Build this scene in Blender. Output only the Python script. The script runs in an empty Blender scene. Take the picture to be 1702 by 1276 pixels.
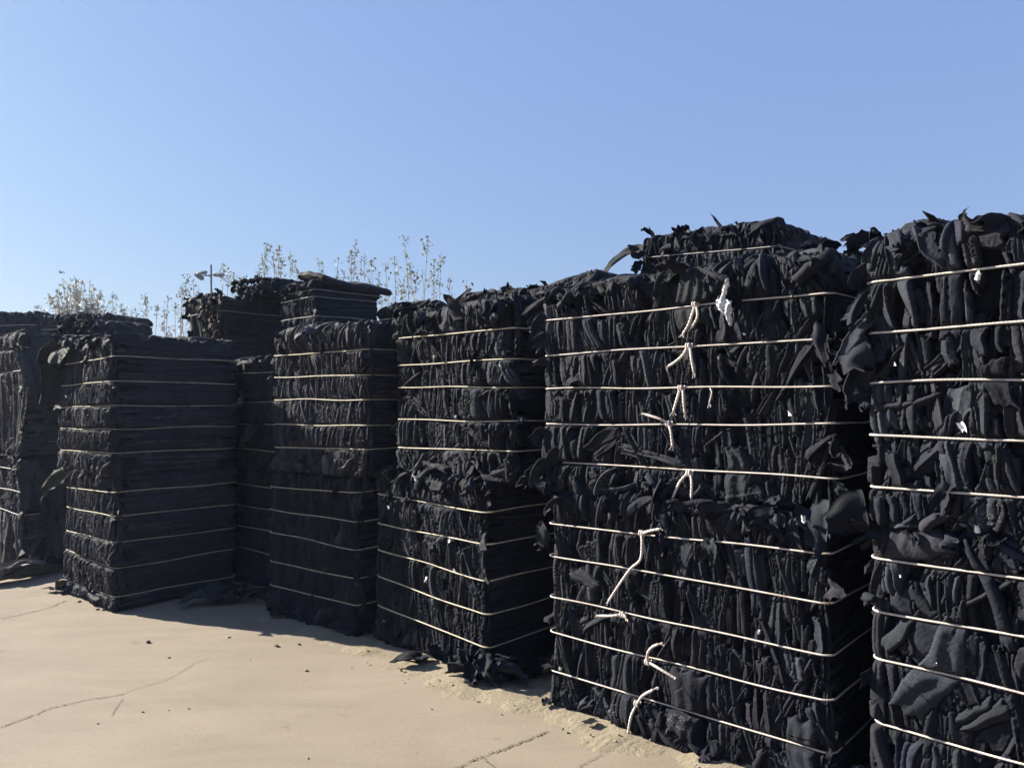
import bpy, math
import numpy as np
from mathutils import Vector, Matrix

SC = bpy.context.scene
COL = SC.collection
R = math.radians
F, CX, CY, EYE = 1260.0, 851.0, 638.0, 1.6
PITCH, ROLL = R(1.364), R(-0.4)

# ------------------------------------------------------------------ camera
cam_d = bpy.data.cameras.new('camera')
cam = bpy.data.objects.new('camera', cam_d)
COL.objects.link(cam)
cam_d.sensor_width = 36.0
cam_d.lens = 36.0 * F / 1702.0
cam_d.clip_start = 0.05
cam_d.clip_end = 3000
CM = Matrix.Translation((0, 0, EYE)) @ Matrix.Rotation(R(90) + PITCH, 4, 'X') @ Matrix.Rotation(ROLL, 4, 'Z')
cam.matrix_world = CM
SC.camera = cam


def ray(px, py):
    d = CM.to_3x3() @ Vector(((px - CX) / F, -(py - CY) / F, -1.0))
    return d


def at(px, py, y):                       # world point seen at a pixel, at world distance y
    d = ray(px, py)
    k = y / d.y
    return Vector((d.x * k, y, EYE + d.z * k))


def ground_at(px, py, z=0.0):
    d = ray(px, py)
    k = (z - EYE) / d.z
    return Vector((d.x * k, d.y * k, z))


# ------------------------------------------------------------------ light
SUN_AZ, SUN_EL = math.atan2(-0.93, 0.367), R(27)
world = bpy.data.worlds.new("World")
SC.world = world
world.use_nodes = True
nt = world.node_tree
nt.nodes.clear()
sky = nt.nodes.new('ShaderNodeTexSky')
sky.sky_type = 'NISHITA'
sky.sun_disc = False
sky.sun_elevation = SUN_EL
sky.sun_rotation = SUN_AZ
sky.altitude = 0
sky.air_density = 1.5
sky.dust_density = 1.0
sky.ozone_density = 3.0
bg = nt.nodes.new('ShaderNodeBackground')
bg.inputs['Strength'].default_value = 0.05
wo = nt.nodes.new('ShaderNodeOutputWorld')
tone = nt.nodes.new('ShaderNodeVectorMath')      # even, slightly milky autumn air over the whole sky
tone.operation = 'MULTIPLY_ADD'
tone.inputs[1].default_value = (0.315, 0.345, 0.28)
tone.inputs[2].default_value = (1.10, 1.53, 3.36)
nt.links.new(sky.outputs[0], tone.inputs[0])
nt.links.new(tone.outputs[0], bg.inputs[0])
nt.links.new(bg.outputs[0], wo.inputs[0])
sd = bpy.data.lights.new('sun', 'SUN')
sd.energy = 5.0
sd.angle = R(0.53)
sd.color = (1.0, 0.93, 0.82)
so = bpy.data.objects.new('sun', sd)
COL.objects.link(so)
sdir = Vector((math.sin(SUN_AZ) * math.cos(SUN_EL), math.cos(SUN_AZ) * math.cos(SUN_EL), math.sin(SUN_EL)))
so.rotation_euler = sdir.to_track_quat('Z', 'Y').to_euler()
so.location = (-8, 2, 9)
SC.view_settings.view_transform = 'Standard'
SC.view_settings.look = 'None'
SC.view_settings.exposure = 1.75
SC.view_settings.gamma = 1.0


# ------------------------------------------------------------------ materials
def new_mat(name):
    m = bpy.data.materials.new(name)
    m.use_nodes = True
    t = m.node_tree
    b = t.nodes['Principled BSDF']
    return m, t, b


def node(t, kind, **kw):
    n = t.nodes.new(kind)
    for k, v in kw.items():
        setattr(n, k, v)
    return n


def noise(t, scale, detail=4.0, rough=0.55, vec=None, dist=0.0):
    n = node(t, 'ShaderNodeTexNoise')
    n.inputs['Scale'].default_value = scale
    n.inputs['Detail'].default_value = detail
    n.inputs['Roughness'].default_value = rough
    n.inputs['Distortion'].default_value = dist
    if vec is not None:
        t.links.new(vec, n.inputs['Vector'])
    return n


def ramp(t, fac, stops):
    r = node(t, 'ShaderNodeValToRGB')
    while len(r.color_ramp.elements) < len(stops):
        r.color_ramp.elements.new(0.5)
    for e, (p, c) in zip(r.color_ramp.elements, stops):
        e.position = p
        e.color = (c[0], c[1], c[2], 1)
    t.links.new(fac, r.inputs[0])
    return r


def mixc(t, fac, a, b, mode='MIX'):
    m = node(t, 'ShaderNodeMix', data_type='RGBA', blend_type=mode)
    for sock, v in ((m.inputs[0], fac), (m.inputs[6], a), (m.inputs[7], b)):
        if hasattr(v, 'is_linked'):
            t.links.new(v, sock)
        elif isinstance(v, (int, float)):
            sock.default_value = v
        else:
            sock.default_value = (v[0], v[1], v[2], 1)
    return m.outputs[2]


def bump(t, b, height, strength, dist, prev=None):
    n = node(t, 'ShaderNodeBump')
    n.inputs['Strength'].default_value = strength
    n.inputs['Distance'].default_value = dist
    t.links.new(height, n.inputs['Height'])
    if prev is not None:
        t.links.new(prev.outputs[0], n.inputs['Normal'])
    t.links.new(n.outputs[0], b.inputs['Normal'])
    return n


def cloth_material():
    m, t, b = new_mat('black_cloth')
    at_ = node(t, 'ShaderNodeAttribute', attribute_name='tint')
    tc = node(t, 'ShaderNodeTexCoord')
    n1 = noise(t, 9.0, 5, 0.6, tc.outputs['Object'])
    f1 = ramp(t, n1.outputs['Fac'], [(0.3, (0.72, 0.72, 0.72)), (0.72, (1.35, 1.33, 1.3))])
    c = mixc(t, 1.0, at_.outputs['Color'], f1.outputs[0], 'MULTIPLY')
    n2 = noise(t, 260.0, 2, 0.6, tc.outputs['Object'])
    f2 = ramp(t, n2.outputs['Fac'], [(0.3, (0.7, 0.7, 0.7)), (0.7, (1.35, 1.35, 1.35))])
    c = mixc(t, 1.0, c, f2.outputs[0], 'MULTIPLY')
    n5 = noise(t, 150.0, 1, 0.5, tc.outputs['Object'])
    n6 = noise(t, 4.0, 3, 0.6, tc.outputs['Object'])
    mu = node(t, 'ShaderNodeMath', operation='MULTIPLY')
    t.links.new(n5.outputs['Fac'], mu.inputs[0])
    t.links.new(n6.outputs['Fac'], mu.inputs[1])
    lint = ramp(t, mu.outputs[0], [(0.41, (0, 0, 0)), (0.47, (1, 1, 1))])
    c = mixc(t, lint.outputs[0], c, (0.10, 0.10, 0.105))
    t.links.new(c, b.inputs['Base Color'])
    b.inputs['Roughness'].default_value = 0.8
    b.inputs['Specular IOR Level'].default_value = 0.14
    b.inputs['Sheen Weight'].default_value = 0.012
    b.inputs['Sheen Roughness'].default_value = 0.5
    b.inputs['Sheen Tint'].default_value = (0.9, 0.92, 1.0, 1)
    n3 = noise(t, 55.0, 6, 0.7, tc.outputs['Object'], 0.8)
    bn = bump(t, b, n3.outputs['Fac'], 0.3, 0.006)
    bump(t, b, n2.outputs['Fac'], 0.35, 0.002, bn)
    return m


def rope_material(name, c1, c2, dirt):
    m, t, b = new_mat(name)
    tc = node(t, 'ShaderNodeTexCoord')
    n1 = noise(t, 14.0, 3, 0.6, tc.outputs['Object'])
    c = ramp(t, n1.outputs['Fac'], [(0.35, c1), (0.65, c2)])
    n2 = noise(t, 4.5, 4, 0.7, tc.outputs['Object'])
    f = ramp(t, n2.outputs['Fac'], [(0.55, (0, 0, 0)), (0.75, (1, 1, 1))])
    cc = mixc(t, f.outputs[0], c.outputs[0], dirt)
    t.links.new(cc, b.inputs['Base Color'])
    b.inputs['Roughness'].default_value = 0.75
    n3 = noise(t, 400.0, 2, 0.6, tc.outputs['Object'])
    bump(t, b, n3.outputs['Fac'], 0.4, 0.002)
    return m


def plain_material(name, c, rough=0.7, var=0.25, scale=6.0, metal=0.0, bumpy=0.2):
    m, t, b = new_mat(name)
    tc = node(t, 'ShaderNodeTexCoord')
    n1 = noise(t, scale, 5, 0.6, tc.outputs['Object'])
    lo = [x * (1 - var) for x in c]
    hi = [min(1, x * (1 + var)) for x in c]
    r = ramp(t, n1.outputs['Fac'], [(0.3, lo), (0.7, hi)])
    t.links.new(r.outputs[0], b.inputs['Base Color'])
    b.inputs['Roughness'].default_value = rough
    b.inputs['Metallic'].default_value = metal
    if bumpy:
        n2 = noise(t, scale * 12, 3, 0.6, tc.outputs['Object'])
        bump(t, b, n2.outputs['Fac'], bumpy, 0.01)
    return m


def film_material():
    m, t, b = new_mat('clear_film')
    b.inputs['Base Color'].default_value = (0.75, 0.76, 0.78, 1)
    b.inputs['Roughness'].default_value = 0.22
    b.inputs['Transmission Weight'].default_value = 0.35
    b.inputs['IOR'].default_value = 1.3
    tc = node(t, 'ShaderNodeTexCoord')
    n = noise(t, 60.0, 4, 0.7, tc.outputs['Object'])
    bump(t, b, n.outputs['Fac'], 0.8, 0.01)
    return m


def leaf_material(name, c):
    m, t, b = new_mat(name)
    tc = node(t, 'ShaderNodeTexCoord')
    n1 = noise(t, 3.0, 3, 0.6, tc.outputs['Object'])
    r = ramp(t, n1.outputs['Fac'], [(0.35, [x * 0.6 for x in c]), (0.7, [x * 1.35 for x in c])])
    t.links.new(r.outputs[0], b.inputs['Base Color'])
    b.inputs['Roughness'].default_value = 0.6
    tr = node(t, 'ShaderNodeBsdfTranslucent')
    t.links.new(r.outputs[0], tr.inputs[0])
    mx = node(t, 'ShaderNodeMixShader')
    mx.inputs[0].default_value = 0.3
    t.links.new(b.outputs[0], mx.inputs[1])
    t.links.new(tr.outputs[0], mx.inputs[2])
    t.links.new(mx.outputs[0], t.nodes['Material Output'].inputs[0])
    return m


def concrete_material():
    m, t, b = new_mat('dusty_concrete')
    tc = node(t, 'ShaderNodeTexCoord')
    mp = node(t, 'ShaderNodeMapping')
    mp.inputs['Rotation'].default_value = (0, 0, R(28))
    mp.inputs['Scale'].default_value = (0.45, 1.6, 1)
    t.links.new(tc.outputs['Object'], mp.inputs[0])
    n1 = noise(t, 0.9, 6, 0.6, tc.outputs['Object'], 0.4)
    base = ramp(t, n1.outputs['Fac'], [(0.28, (0.192, 0.158, 0.118)), (0.5, (0.216, 0.179, 0.136)), (0.75, (0.240, 0.201, 0.153))])
    n2 = noise(t, 2.2, 7, 0.65, mp.outputs[0], 1.2)
    st = ramp(t, n2.outputs['Fac'], [(0.32, (0.89, 0.885, 0.87)), (0.52, (1, 1, 1)), (0.75, (1.05, 1.05, 1.04))])
    c = mixc(t, 0.9, base.outputs[0], st.outputs[0], 'MULTIPLY')
    n3 = noise(t, 45.0, 5, 0.7, tc.outputs['Object'])
    sp = ramp(t, n3.outputs['Fac'], [(0.26, (0.70, 0.69, 0.67)), (0.42, (0.97, 0.97, 0.97)), (0.55, (1, 1, 1)), (0.74, (1.12, 1.12, 1.12))])
    c = mixc(t, 0.8, c, sp.outputs[0], 'MULTIPLY')
    n7 = noise(t, 0.5, 5, 0.6, mp.outputs[0], 0.8)
    stain = ramp(t, n7.outputs['Fac'], [(0.36, (0.92, 0.915, 0.91)), (0.5, (1, 1, 1)), (0.68, (1.03, 1.03, 1.03))])
    c = mixc(t, 0.9, c, stain.outputs[0], 'MULTIPLY')
    n4 = noise(t, 6.5, 3, 0.5, tc.outputs['Object'])
    pit = ramp(t, n4.outputs['Fac'], [(0.24, (0.72, 0.70, 0.68)), (0.33, (1, 1, 1))])
    c = mixc(t, 0.7, c, pit.outputs[0], 'MULTIPLY')
    t.links.new(c, b.inputs['Base Color'])
    b.inputs['Roughness'].default_value = 0.92
    b.inputs['Specular IOR Level'].default_value = 0.2
    bn = bump(t, b, n2.outputs['Fac'], 0.05, 0.02)
    bump(t, b, n3.outputs['Fac'], 0.3, 0.005, bn)
    return m


def sand_material():
    m, t, b = new_mat('loose_sand')
    tc = node(t, 'ShaderNodeTexCoord')
    n1 = noise(t, 3.0, 6, 0.65, tc.outputs['Object'])
    base = ramp(t, n1.outputs['Fac'], [(0.3, (0.195, 0.163, 0.112)), (0.7, (0.255, 0.217, 0.155))])
    n2 = noise(t, 70.0, 5, 0.75, tc.outputs['Object'])
    sp = ramp(t, n2.outputs['Fac'], [(0.3, (0.82, 0.81, 0.79)), (0.5, (1, 1, 1)), (0.72, (1.1, 1.1, 1.09))])
    c = mixc(t, 0.9, base.outputs[0], sp.outputs[0], 'MULTIPLY')
    t.links.new(c, b.inputs['Base Color'])
    b.inputs['Roughness'].default_value = 0.95
    b.inputs['Specular IOR Level'].default_value = 0.15
    n3 = noise(t, 22.0, 5, 0.7, tc.outputs['Object'])
    bn = bump(t, b, n3.outputs['Fac'], 0.45, 0.022)
    bump(t, b, n2.outputs['Fac'], 0.5, 0.007, bn)
    return m


CLOTH = cloth_material()
ROPE_WHITE = rope_material('cream_rope', (0.40, 0.35, 0.31), (0.54, 0.48, 0.43), (0.24, 0.17, 0.13))
ROPE_STRAW = rope_material('straw_rope', (0.38, 0.33, 0.23), (0.50, 0.45, 0.34), (0.08, 0.06, 0.045))
ROPE_GREY = rope_material('grey_rope', (0.22, 0.21, 0.20), (0.34, 0.32, 0.30), (0.10, 0.085, 0.075))
WHITE = plain_material('white_scrap', (0.72, 0.72, 0.70), 0.6, 0.15, 30)
FILM = film_material()
GREYFILM = plain_material('grey_film', (0.085, 0.088, 0.095), 0.35, 0.4, 9)
BARE = plain_material('bare_core', (0.012, 0.012, 0.014), 0.95, 0.3, 8)
CONC = concrete_material()
SAND = sand_material()
CRACK = plain_material('crack_shade', (0.085, 0.068, 0.048), 0.95, 0.35, 8)  # flat strips; dark tone stands in for shade down in the cracks
STONE = plain_material('pale_stone', (0.27, 0.23, 0.18), 0.9, 0.3, 20)
DARKSTONE = plain_material('dark_crumb', (0.06, 0.05, 0.045), 0.95, 0.3, 30)
METAL = plain_material('grey_painted_steel', (0.085, 0.095, 0.105), 0.7, 0.15, 5, 0.0)  # grey raised a little to carry distance haze on the lamp
LAMPGLASS = plain_material('lamp_lens', (0.05, 0.07, 0.065), 0.35, 0.2, 5)
STEM = plain_material('sapling_bark', (0.20, 0.18, 0.14), 0.85, 0.3, 4)
LEAF_A = leaf_material('leaf_yellow_green', (0.16, 0.175, 0.105))
LEAF_B = leaf_material('leaf_olive', (0.13, 0.14, 0.095))
LEAF_C = leaf_material('leaf_brown', (0.12, 0.09, 0.07))
LEAF_HAZED = leaf_material('leaf_hazed', (0.24, 0.23, 0.19))  # paleness of distance haze put into the bush leaf colour
BIRD = plain_material('bird_feathers', (0.06, 0.06, 0.065), 0.8, 0.2, 10)


# ------------------------------------------------------------------ object helpers
def tagp(o, label=None, cat=None, group=None, kind=None):
    if label: o['label'] = label
    if cat: o['category'] = cat
    if group: o['group'] = group
    if kind: o['kind'] = kind
    return o


def empty(name, loc, rz=0.0):
    o = bpy.data.objects.new(name, None)
    o.empty_display_size = 0.2
    COL.objects.link(o)
    o.location = loc
    o.rotation_euler = (0, 0, rz)
    return o


def link(name, me, mat, parent=None):
    o = bpy.data.objects.new(name, me)
    COL.objects.link(o)
    if mat is not None:
        me.materials.append(mat)
    if parent is not None:
        o.parent = parent
    return o


def mesh_np(name, verts, quads, tris=None, smooth=True, tint=None):
    me = bpy.data.meshes.new(name)
    verts = np.asarray(verts, dtype=np.float32).reshape(-1, 3)
    quads = np.asarray(quads, dtype=np.int32).reshape(-1, 4)
    tris = np.zeros((0, 3), np.int32) if tris is None else np.asarray(tris, dtype=np.int32).reshape(-1, 3)
    nq, ntr = len(quads), len(tris)
    me.vertices.add(len(verts))
    me.vertices.foreach_set('co', verts.ravel())
    me.loops.add(nq * 4 + ntr * 3)
    me.loops.foreach_set('vertex_index', np.concatenate([quads.ravel(), tris.ravel()]).astype(np.int32))
    me.polygons.add(nq + ntr)
    ls = np.concatenate([np.arange(nq) * 4, nq * 4 + np.arange(ntr) * 3]).astype(np.int32)
    me.polygons.foreach_set('loop_start', ls)
    me.update(calc_edges=True)
    me.validate()
    if smooth:
        me.polygons.foreach_set('use_smooth', np.ones(len(me.polygons), dtype=bool))
    if tint is not None:
        a = me.color_attributes.new('tint', 'FLOAT_COLOR', 'POINT')
        tint = np.asarray(tint, dtype=np.float32)
        if tint.ndim == 1:
            tint = np.tile(tint, (len(verts), 1))
        rgba = np.ones((len(verts), 4), np.float32)
        rgba[:, :3] = tint
        a.data.foreach_set('color', rgba.ravel())
    return me


def grid_quads(nu, nv, wrap_u=False):
    """index of vertex (i,j) = i*nv + j"""
    iu = np.arange(nu if wrap_u else nu - 1)
    jv = np.arange(nv - 1)
    I, J = np.meshgrid(iu, jv, indexing='ij')
    I2 = (I + 1) % nu
    return np.stack([I * nv + J, I2 * nv + J, I2 * nv + J + 1, I * nv + J + 1], -1).reshape(-1, 4)


def tube(path, rad, sides=6, closed=False, twist=0.0, lobes=3, lobe_amp=0.17):
    """path (n,3); rad scalar or (n,). Returns verts, quads, tris"""
    P = np.asarray(path, float)
    n = len(P)
    T = np.roll(P, -1, 0) - np.roll(P, 1, 0)
    if not closed:
        T[0] = P[1] - P[0]
        T[-1] = P[-1] - P[-2]
    T /= np.linalg.norm(T, axis=1, keepdims=True) + 1e-12
    up = np.array([0, 0, 1.0])
    if abs(T[:, 2]).mean() > 0.8:
        up = np.array([0, 1.0, 0.15])
    S = np.cross(T, up)
    S /= np.linalg.norm(S, axis=1, keepdims=True) + 1e-9
    N = np.cross(S, T)
    ds = np.concatenate([[0], np.cumsum(np.linalg.norm(np.diff(P, axis=0), axis=1))])
    ph = np.linspace(0, 2 * np.pi, sides, endpoint=False)
    rad = np.broadcast_to(np.asarray(rad, float), (n,))
    rr = rad[:, None] * np.ones(sides)[None]
    if twist:
        rr = rr * (1 + lobe_amp * np.cos(lobes * ph[None, :] - twist * ds[:, None]))
    V = P[:, None, :] + rr[..., None] * (np.cos(ph)[None, :, None] * S[:, None, :] + np.sin(ph)[None, :, None] * N[:, None, :])
    V = V.reshape(-1, 3)
    iu = np.arange(n if closed else n - 1)
    I, J = np.meshgrid(iu, np.arange(sides), indexing='ij')
    I2 = (I + 1) % n
    J2 = (J + 1) % sides
    Q = np.stack([I * sides + J, I2 * sides + J, I2 * sides + J2, I * sides + J2], -1).reshape(-1, 4)
    tr = []
    if not closed:
        V = np.vstack([V, P[0], P[-1]])
        a, b_ = len(V) - 2, len(V) - 1
        for j in range(sides):
            tr.append((a, (j + 1) % sides, j))
            tr.append((b_, (n - 1) * sides + j, (n - 1) * sides + (j + 1) % sides))
    return V, Q, tr


def join(parts):
    Vs, Qs, Ts, off = [], [], [], 0
    for V, Q, T in parts:
        Vs.append(np.asarray(V, float))
        Q = np.asarray(Q, int).reshape(-1, 4)
        T = np.asarray(T, int).reshape(-1, 3)
        Qs.append(Q + off)
        Ts.append(T + off)
        off += len(V)
    return np.vstack(Vs), np.vstack(Qs), np.vstack(Ts)


def boxpart(c, s, rot=None):
    c = np.array(c, float)
    V = np.array([[x, y, z] for x in (-.5, .5) for y in (-.5, .5) for z in (-.5, .5)]) * np.array(s)
    if rot is not None:
        V = V @ np.array(rot.to_3x3()).T
    V = V + c
    Q = [(0, 1, 3, 2), (4, 6, 7, 5), (0, 4, 5, 1), (2, 3, 7, 6), (0, 2, 6, 4), (1, 5, 7, 3)]
    return V, Q, []


def spline(pts, n):
    """Catmull-Rom through pts, n samples"""
    P = np.asarray(pts, float)
    P = np.vstack([2 * P[0] - P[1], P, 2 * P[-1] - P[-2]])
    m = len(P) - 3
    ts = np.linspace(0, m - 1e-6, n)
    out = []
    for t in ts:
        i = int(t)
        f = t - i
        p0, p1, p2, p3 = P[i:i + 4]
        out.append(0.5 * ((2 * p1) + (p2 - p0) * f + (2 * p0 - 5 * p1 + 4 * p2 - p3) * f * f + (3 * p1 - p0 - 3 * p2 + p3) * f ** 3))
    return np.array(out)


# ------------------------------------------------------------------ cloth
PALETTE = np.array([
    (0.019, 0.020, 0.024), (0.014, 0.015, 0.019), (0.026, 0.027, 0.030), (0.011, 0.012, 0.016),
    (0.016, 0.019, 0.027), (0.026, 0.021, 0.024), (0.017, 0.0205, 0.020), (0.044, 0.044, 0.046),
    (0.029, 0.025, 0.023), (0.022, 0.0245, 0.0235), (0.021, 0.018, 0.026)])
PW = np.array([.20, .19, .14, .11, .08, .07, .06, .06, .04, .05, .04])
PW = PW / PW.sum()
PALETTE = PALETTE * 0.6 + PALETTE.mean(1, keepdims=True) * np.array([[0.96, 0.99, 1.10]]) * 0.4


def pick_tint(rng, warm=0.0, light=1.0):
    c = PALETTE[rng.choice(len(PALETTE), p=PW)] * np.array((0.54, 0.60, 0.72))
    c = c * rng.uniform(0.8, 1.3) * light
    if warm:
        c = c * (1 - warm) + warm * np.array((0.085, 0.062, 0.047)) * rng.uniform(0.5, 1.5)
    return c


def flap_mesh(rng, org, out, side, l, w, droop=1.2, curl=0.2, tint=(0.02, 0.02, 0.022), thick=0.004, nu=10, nv=7, taper=0.25, wav=0.012):
    org = np.array(org, float)
    d = np.array(out, float); d /= np.linalg.norm(d)
    sd_ = np.array(side, float); sd_ -= d * sd_.dot(d); sd_ /= np.linalg.norm(sd_) + 1e-9
    pos = org.copy()
    rows, nrm = [], []
    p1, p2, p3 = rng.uniform(0, 6.28, 3)
    kw = rng.uniform(2, 5)
    cr_b, cr_k = rng.uniform(-0.6, 0.6, 2), rng.normal(0, 0.28, 2)
    jl, jr = rng.normal(0, 0.10, nu), rng.normal(0, 0.10, nu)
    je = rng.normal(0, 0.07, nv)
    for i in range(nu):
        a = i / (nu - 1)
        nvec = np.cross(d, sd_)
        half = w / 2 * (1 - taper * a + 0.12 * math.sin(a * 7 + p1))
        row, nr = [], []
        for j in range(nv):
            b = 2 * j / (nv - 1) - 1
            off = curl * w * (b * b - 0.3) + wav * math.sin(b * kw + p2 + a * 3) + wav * 0.7 * math.sin(b * kw * 2.1 + p3 - a * 5)
            off += sum(k_ * w * 0.5 * abs(b - b_) * (0.4 + 0.6 * a) for b_, k_ in zip(cr_b, cr_k))
            endj = l * (0.12 * math.sin(b * 3.1 + p3) + je[j]) * a
            row.append(pos + sd_ * half * (b + (jl[i] if j == 0 else jr[i] if j == nv - 1 else 0)) + nvec * off + d * endj)
            nr.append(nvec)
        rows.append(row); nrm.append(nr)
        # bend the running direction
        d = d + np.array([0, 0, -1.0]) * droop / nu + rng.normal(0, 0.06, 3)
        d /= np.linalg.norm(d)
        sd_ = sd_ - d * sd_.dot(d); sd_ /= np.linalg.norm(sd_) + 1e-9
        pos = pos + d * l / (nu - 1)
    A = np.array(rows); N = np.array(nrm)
    top = (A + N * thick / 2).reshape(-1, 3)
    bot = (A - N * thick / 2).reshape(-1, 3)
    V = np.vstack([top, bot])
    q = grid_quads(nu, nv)
    o = nu * nv
    Q = [q, q[:, ::-1] + o]
    rim = [i * nv for i in range(nu)] + [(nu - 1) * nv + j for j in range(1, nv)] + [i * nv + nv - 1 for i in range(nu - 2, -1, -1)] + [j for j in range(nv - 2, 0, -1)]
    rq = [(rim[k], rim[(k + 1) % len(rim)], rim[(k + 1) % len(rim)] + o, rim[k] + o) for k in range(len(rim))]
    Q.append(np.array(rq))
    return V, np.vstack(Q), []


def add_flap(parent, rng, org, out, side, l, w, name='cloth_flap', mat=None, tint=None, label=None, **kw):
    tint = pick_tint(rng) if tint is None else tint
    V, Q, T = flap_mesh(rng, org, out, side, l, w, tint=tint, **kw)
    o = link(name, mesh_np(name, V, Q, T, True, tint), CLOTH if mat is None else mat, parent)
    if label: o['label'] = label
    return o


ID_COUNT = [0]


def strip(H, TI, IDM, us, vs, rng, u0, v0, L, W, ang, d0, h, tint, n=2.2, skew=0.0, bend=0.0, taper=0.0, wr=0.002, panel=0, kind=0):
    ca, sa = math.cos(ang), math.sin(ang)
    du = abs(L * sa) + abs(W * ca) * 1.35 + abs(bend * W)
    dv = abs(L * ca) + abs(W * sa) * 1.35
    i0, i1 = np.searchsorted(us, [u0 - du, u0 + du])
    j0, j1 = np.searchsorted(vs, [v0 - dv, v0 + dv])
    if i1 <= i0 or j1 <= j0:
        return
    U = us[i0:i1, None] - u0
    Vv = vs[None, j0:j1] - v0
    p = (U * sa + Vv * ca) / L
    ph = rng.uniform(0, 6.28, 4)
    q = (U * ca - Vv * sa) - bend * W * (p * p - 0.4) + 0.12 * W * np.sin(p * 5 + ph[0])
    q = q / (W * (1 - taper * p))
    cut = rng.normal(0, 0.35, 2)
    pe = np.where(p > 0, p * (1 + cut[0] * q * 0.5), p * (1 + cut[1] * q * 0.5)) * (1 + 0.06 * np.sin(q * 7 + ph[1]))
    ins = (np.abs(pe) < 1) & (np.abs(q) < 1)
    if not ins.any():
        return
    aq = np.clip(np.abs(q), 0, 1)
    ap = np.clip(np.abs(pe), 0, 1)
    m = np.sqrt(np.clip(1 - aq ** n, 0, 1)) * np.sqrt(np.clip(1 - ap ** 7, 0, 1))
    if kind == 0:                       # rolled fold
        z = d0 + h * m + skew * h * q
    elif kind == 1:                     # a leaf of cloth lying over its neighbour, one free edge
        sg = 1.0 if skew > 0 else -1.0
        e_ = (q * sg + 1) / 2
        z = d0 + h * (0.15 + 1.0 * e_ ** 1.3) * np.sqrt(np.clip(1 - np.clip((e_ - 0.86) / 0.14, 0, 1) ** 2, 0.0, 1)) * np.sqrt(np.clip(1 - ap ** 10, 0, 1)) + 0.0025 * ((e_ > 0.8) & (e_ < 0.93))
    elif kind == 3:                     # flat pressed panel with a hem, a little tilted
        z = d0 + h * (0.35 + 0.55 * skew * q + 0.35 * bend * p) * np.sqrt(np.clip(1 - aq ** 14, 0, 1)) * np.sqrt(np.clip(1 - ap ** 16, 0, 1))
        z = z + 0.0028 * ((aq > 0.84) | (ap > 0.93)) + 0.0022 * np.clip(np.sin(q * W * 60 + 2.6 * np.sin(p * L * 14 + q * 3 + ph[1]) + ph[2]), 0, 1) ** 2
    else:                               # sharp pleat
        z = d0 + h * 1.1 * (1 - aq) ** 0.8 * np.sqrt(np.clip(1 - ap ** 6, 0, 1)) + skew * h * q
    k1 = rng.uniform(35, 90)
    k2 = rng.uniform(8, 22)
    z = z + wr * m * (np.sin(q * W * k1 * 1.6 + 1.4 * np.sin(p * L * k2 + ph[1]) + ph[2]) + 0.6 * np.sin(p * L * k2 * 3.1 + q * 1.5 + ph[3]))
    if panel:
        e = rng.uniform(0.45, 0.7)
        sgn = rng.choice([-1, 1])
        band = (p * sgn > e)
        z = z + 0.006 * band
        if panel > 1:
            pk = (np.abs(q) < 0.55) & (p * sgn < e - 0.25) & (p * sgn > e - 1.0 - 0.25 * (1 - np.abs(q) / .55))
            z = z + 0.005 * pk
    sub = H[i0:i1, j0:j1]
    up = ins & (z > sub)
    sub[up] = z[up]
    TI[i0:i1, j0:j1][up] = tint
    ID_COUNT[0] += 1
    IDM[i0:i1, j0:j1][up] = ID_COUNT[0]


class Bale:
    pass


BALES = {}


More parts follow.
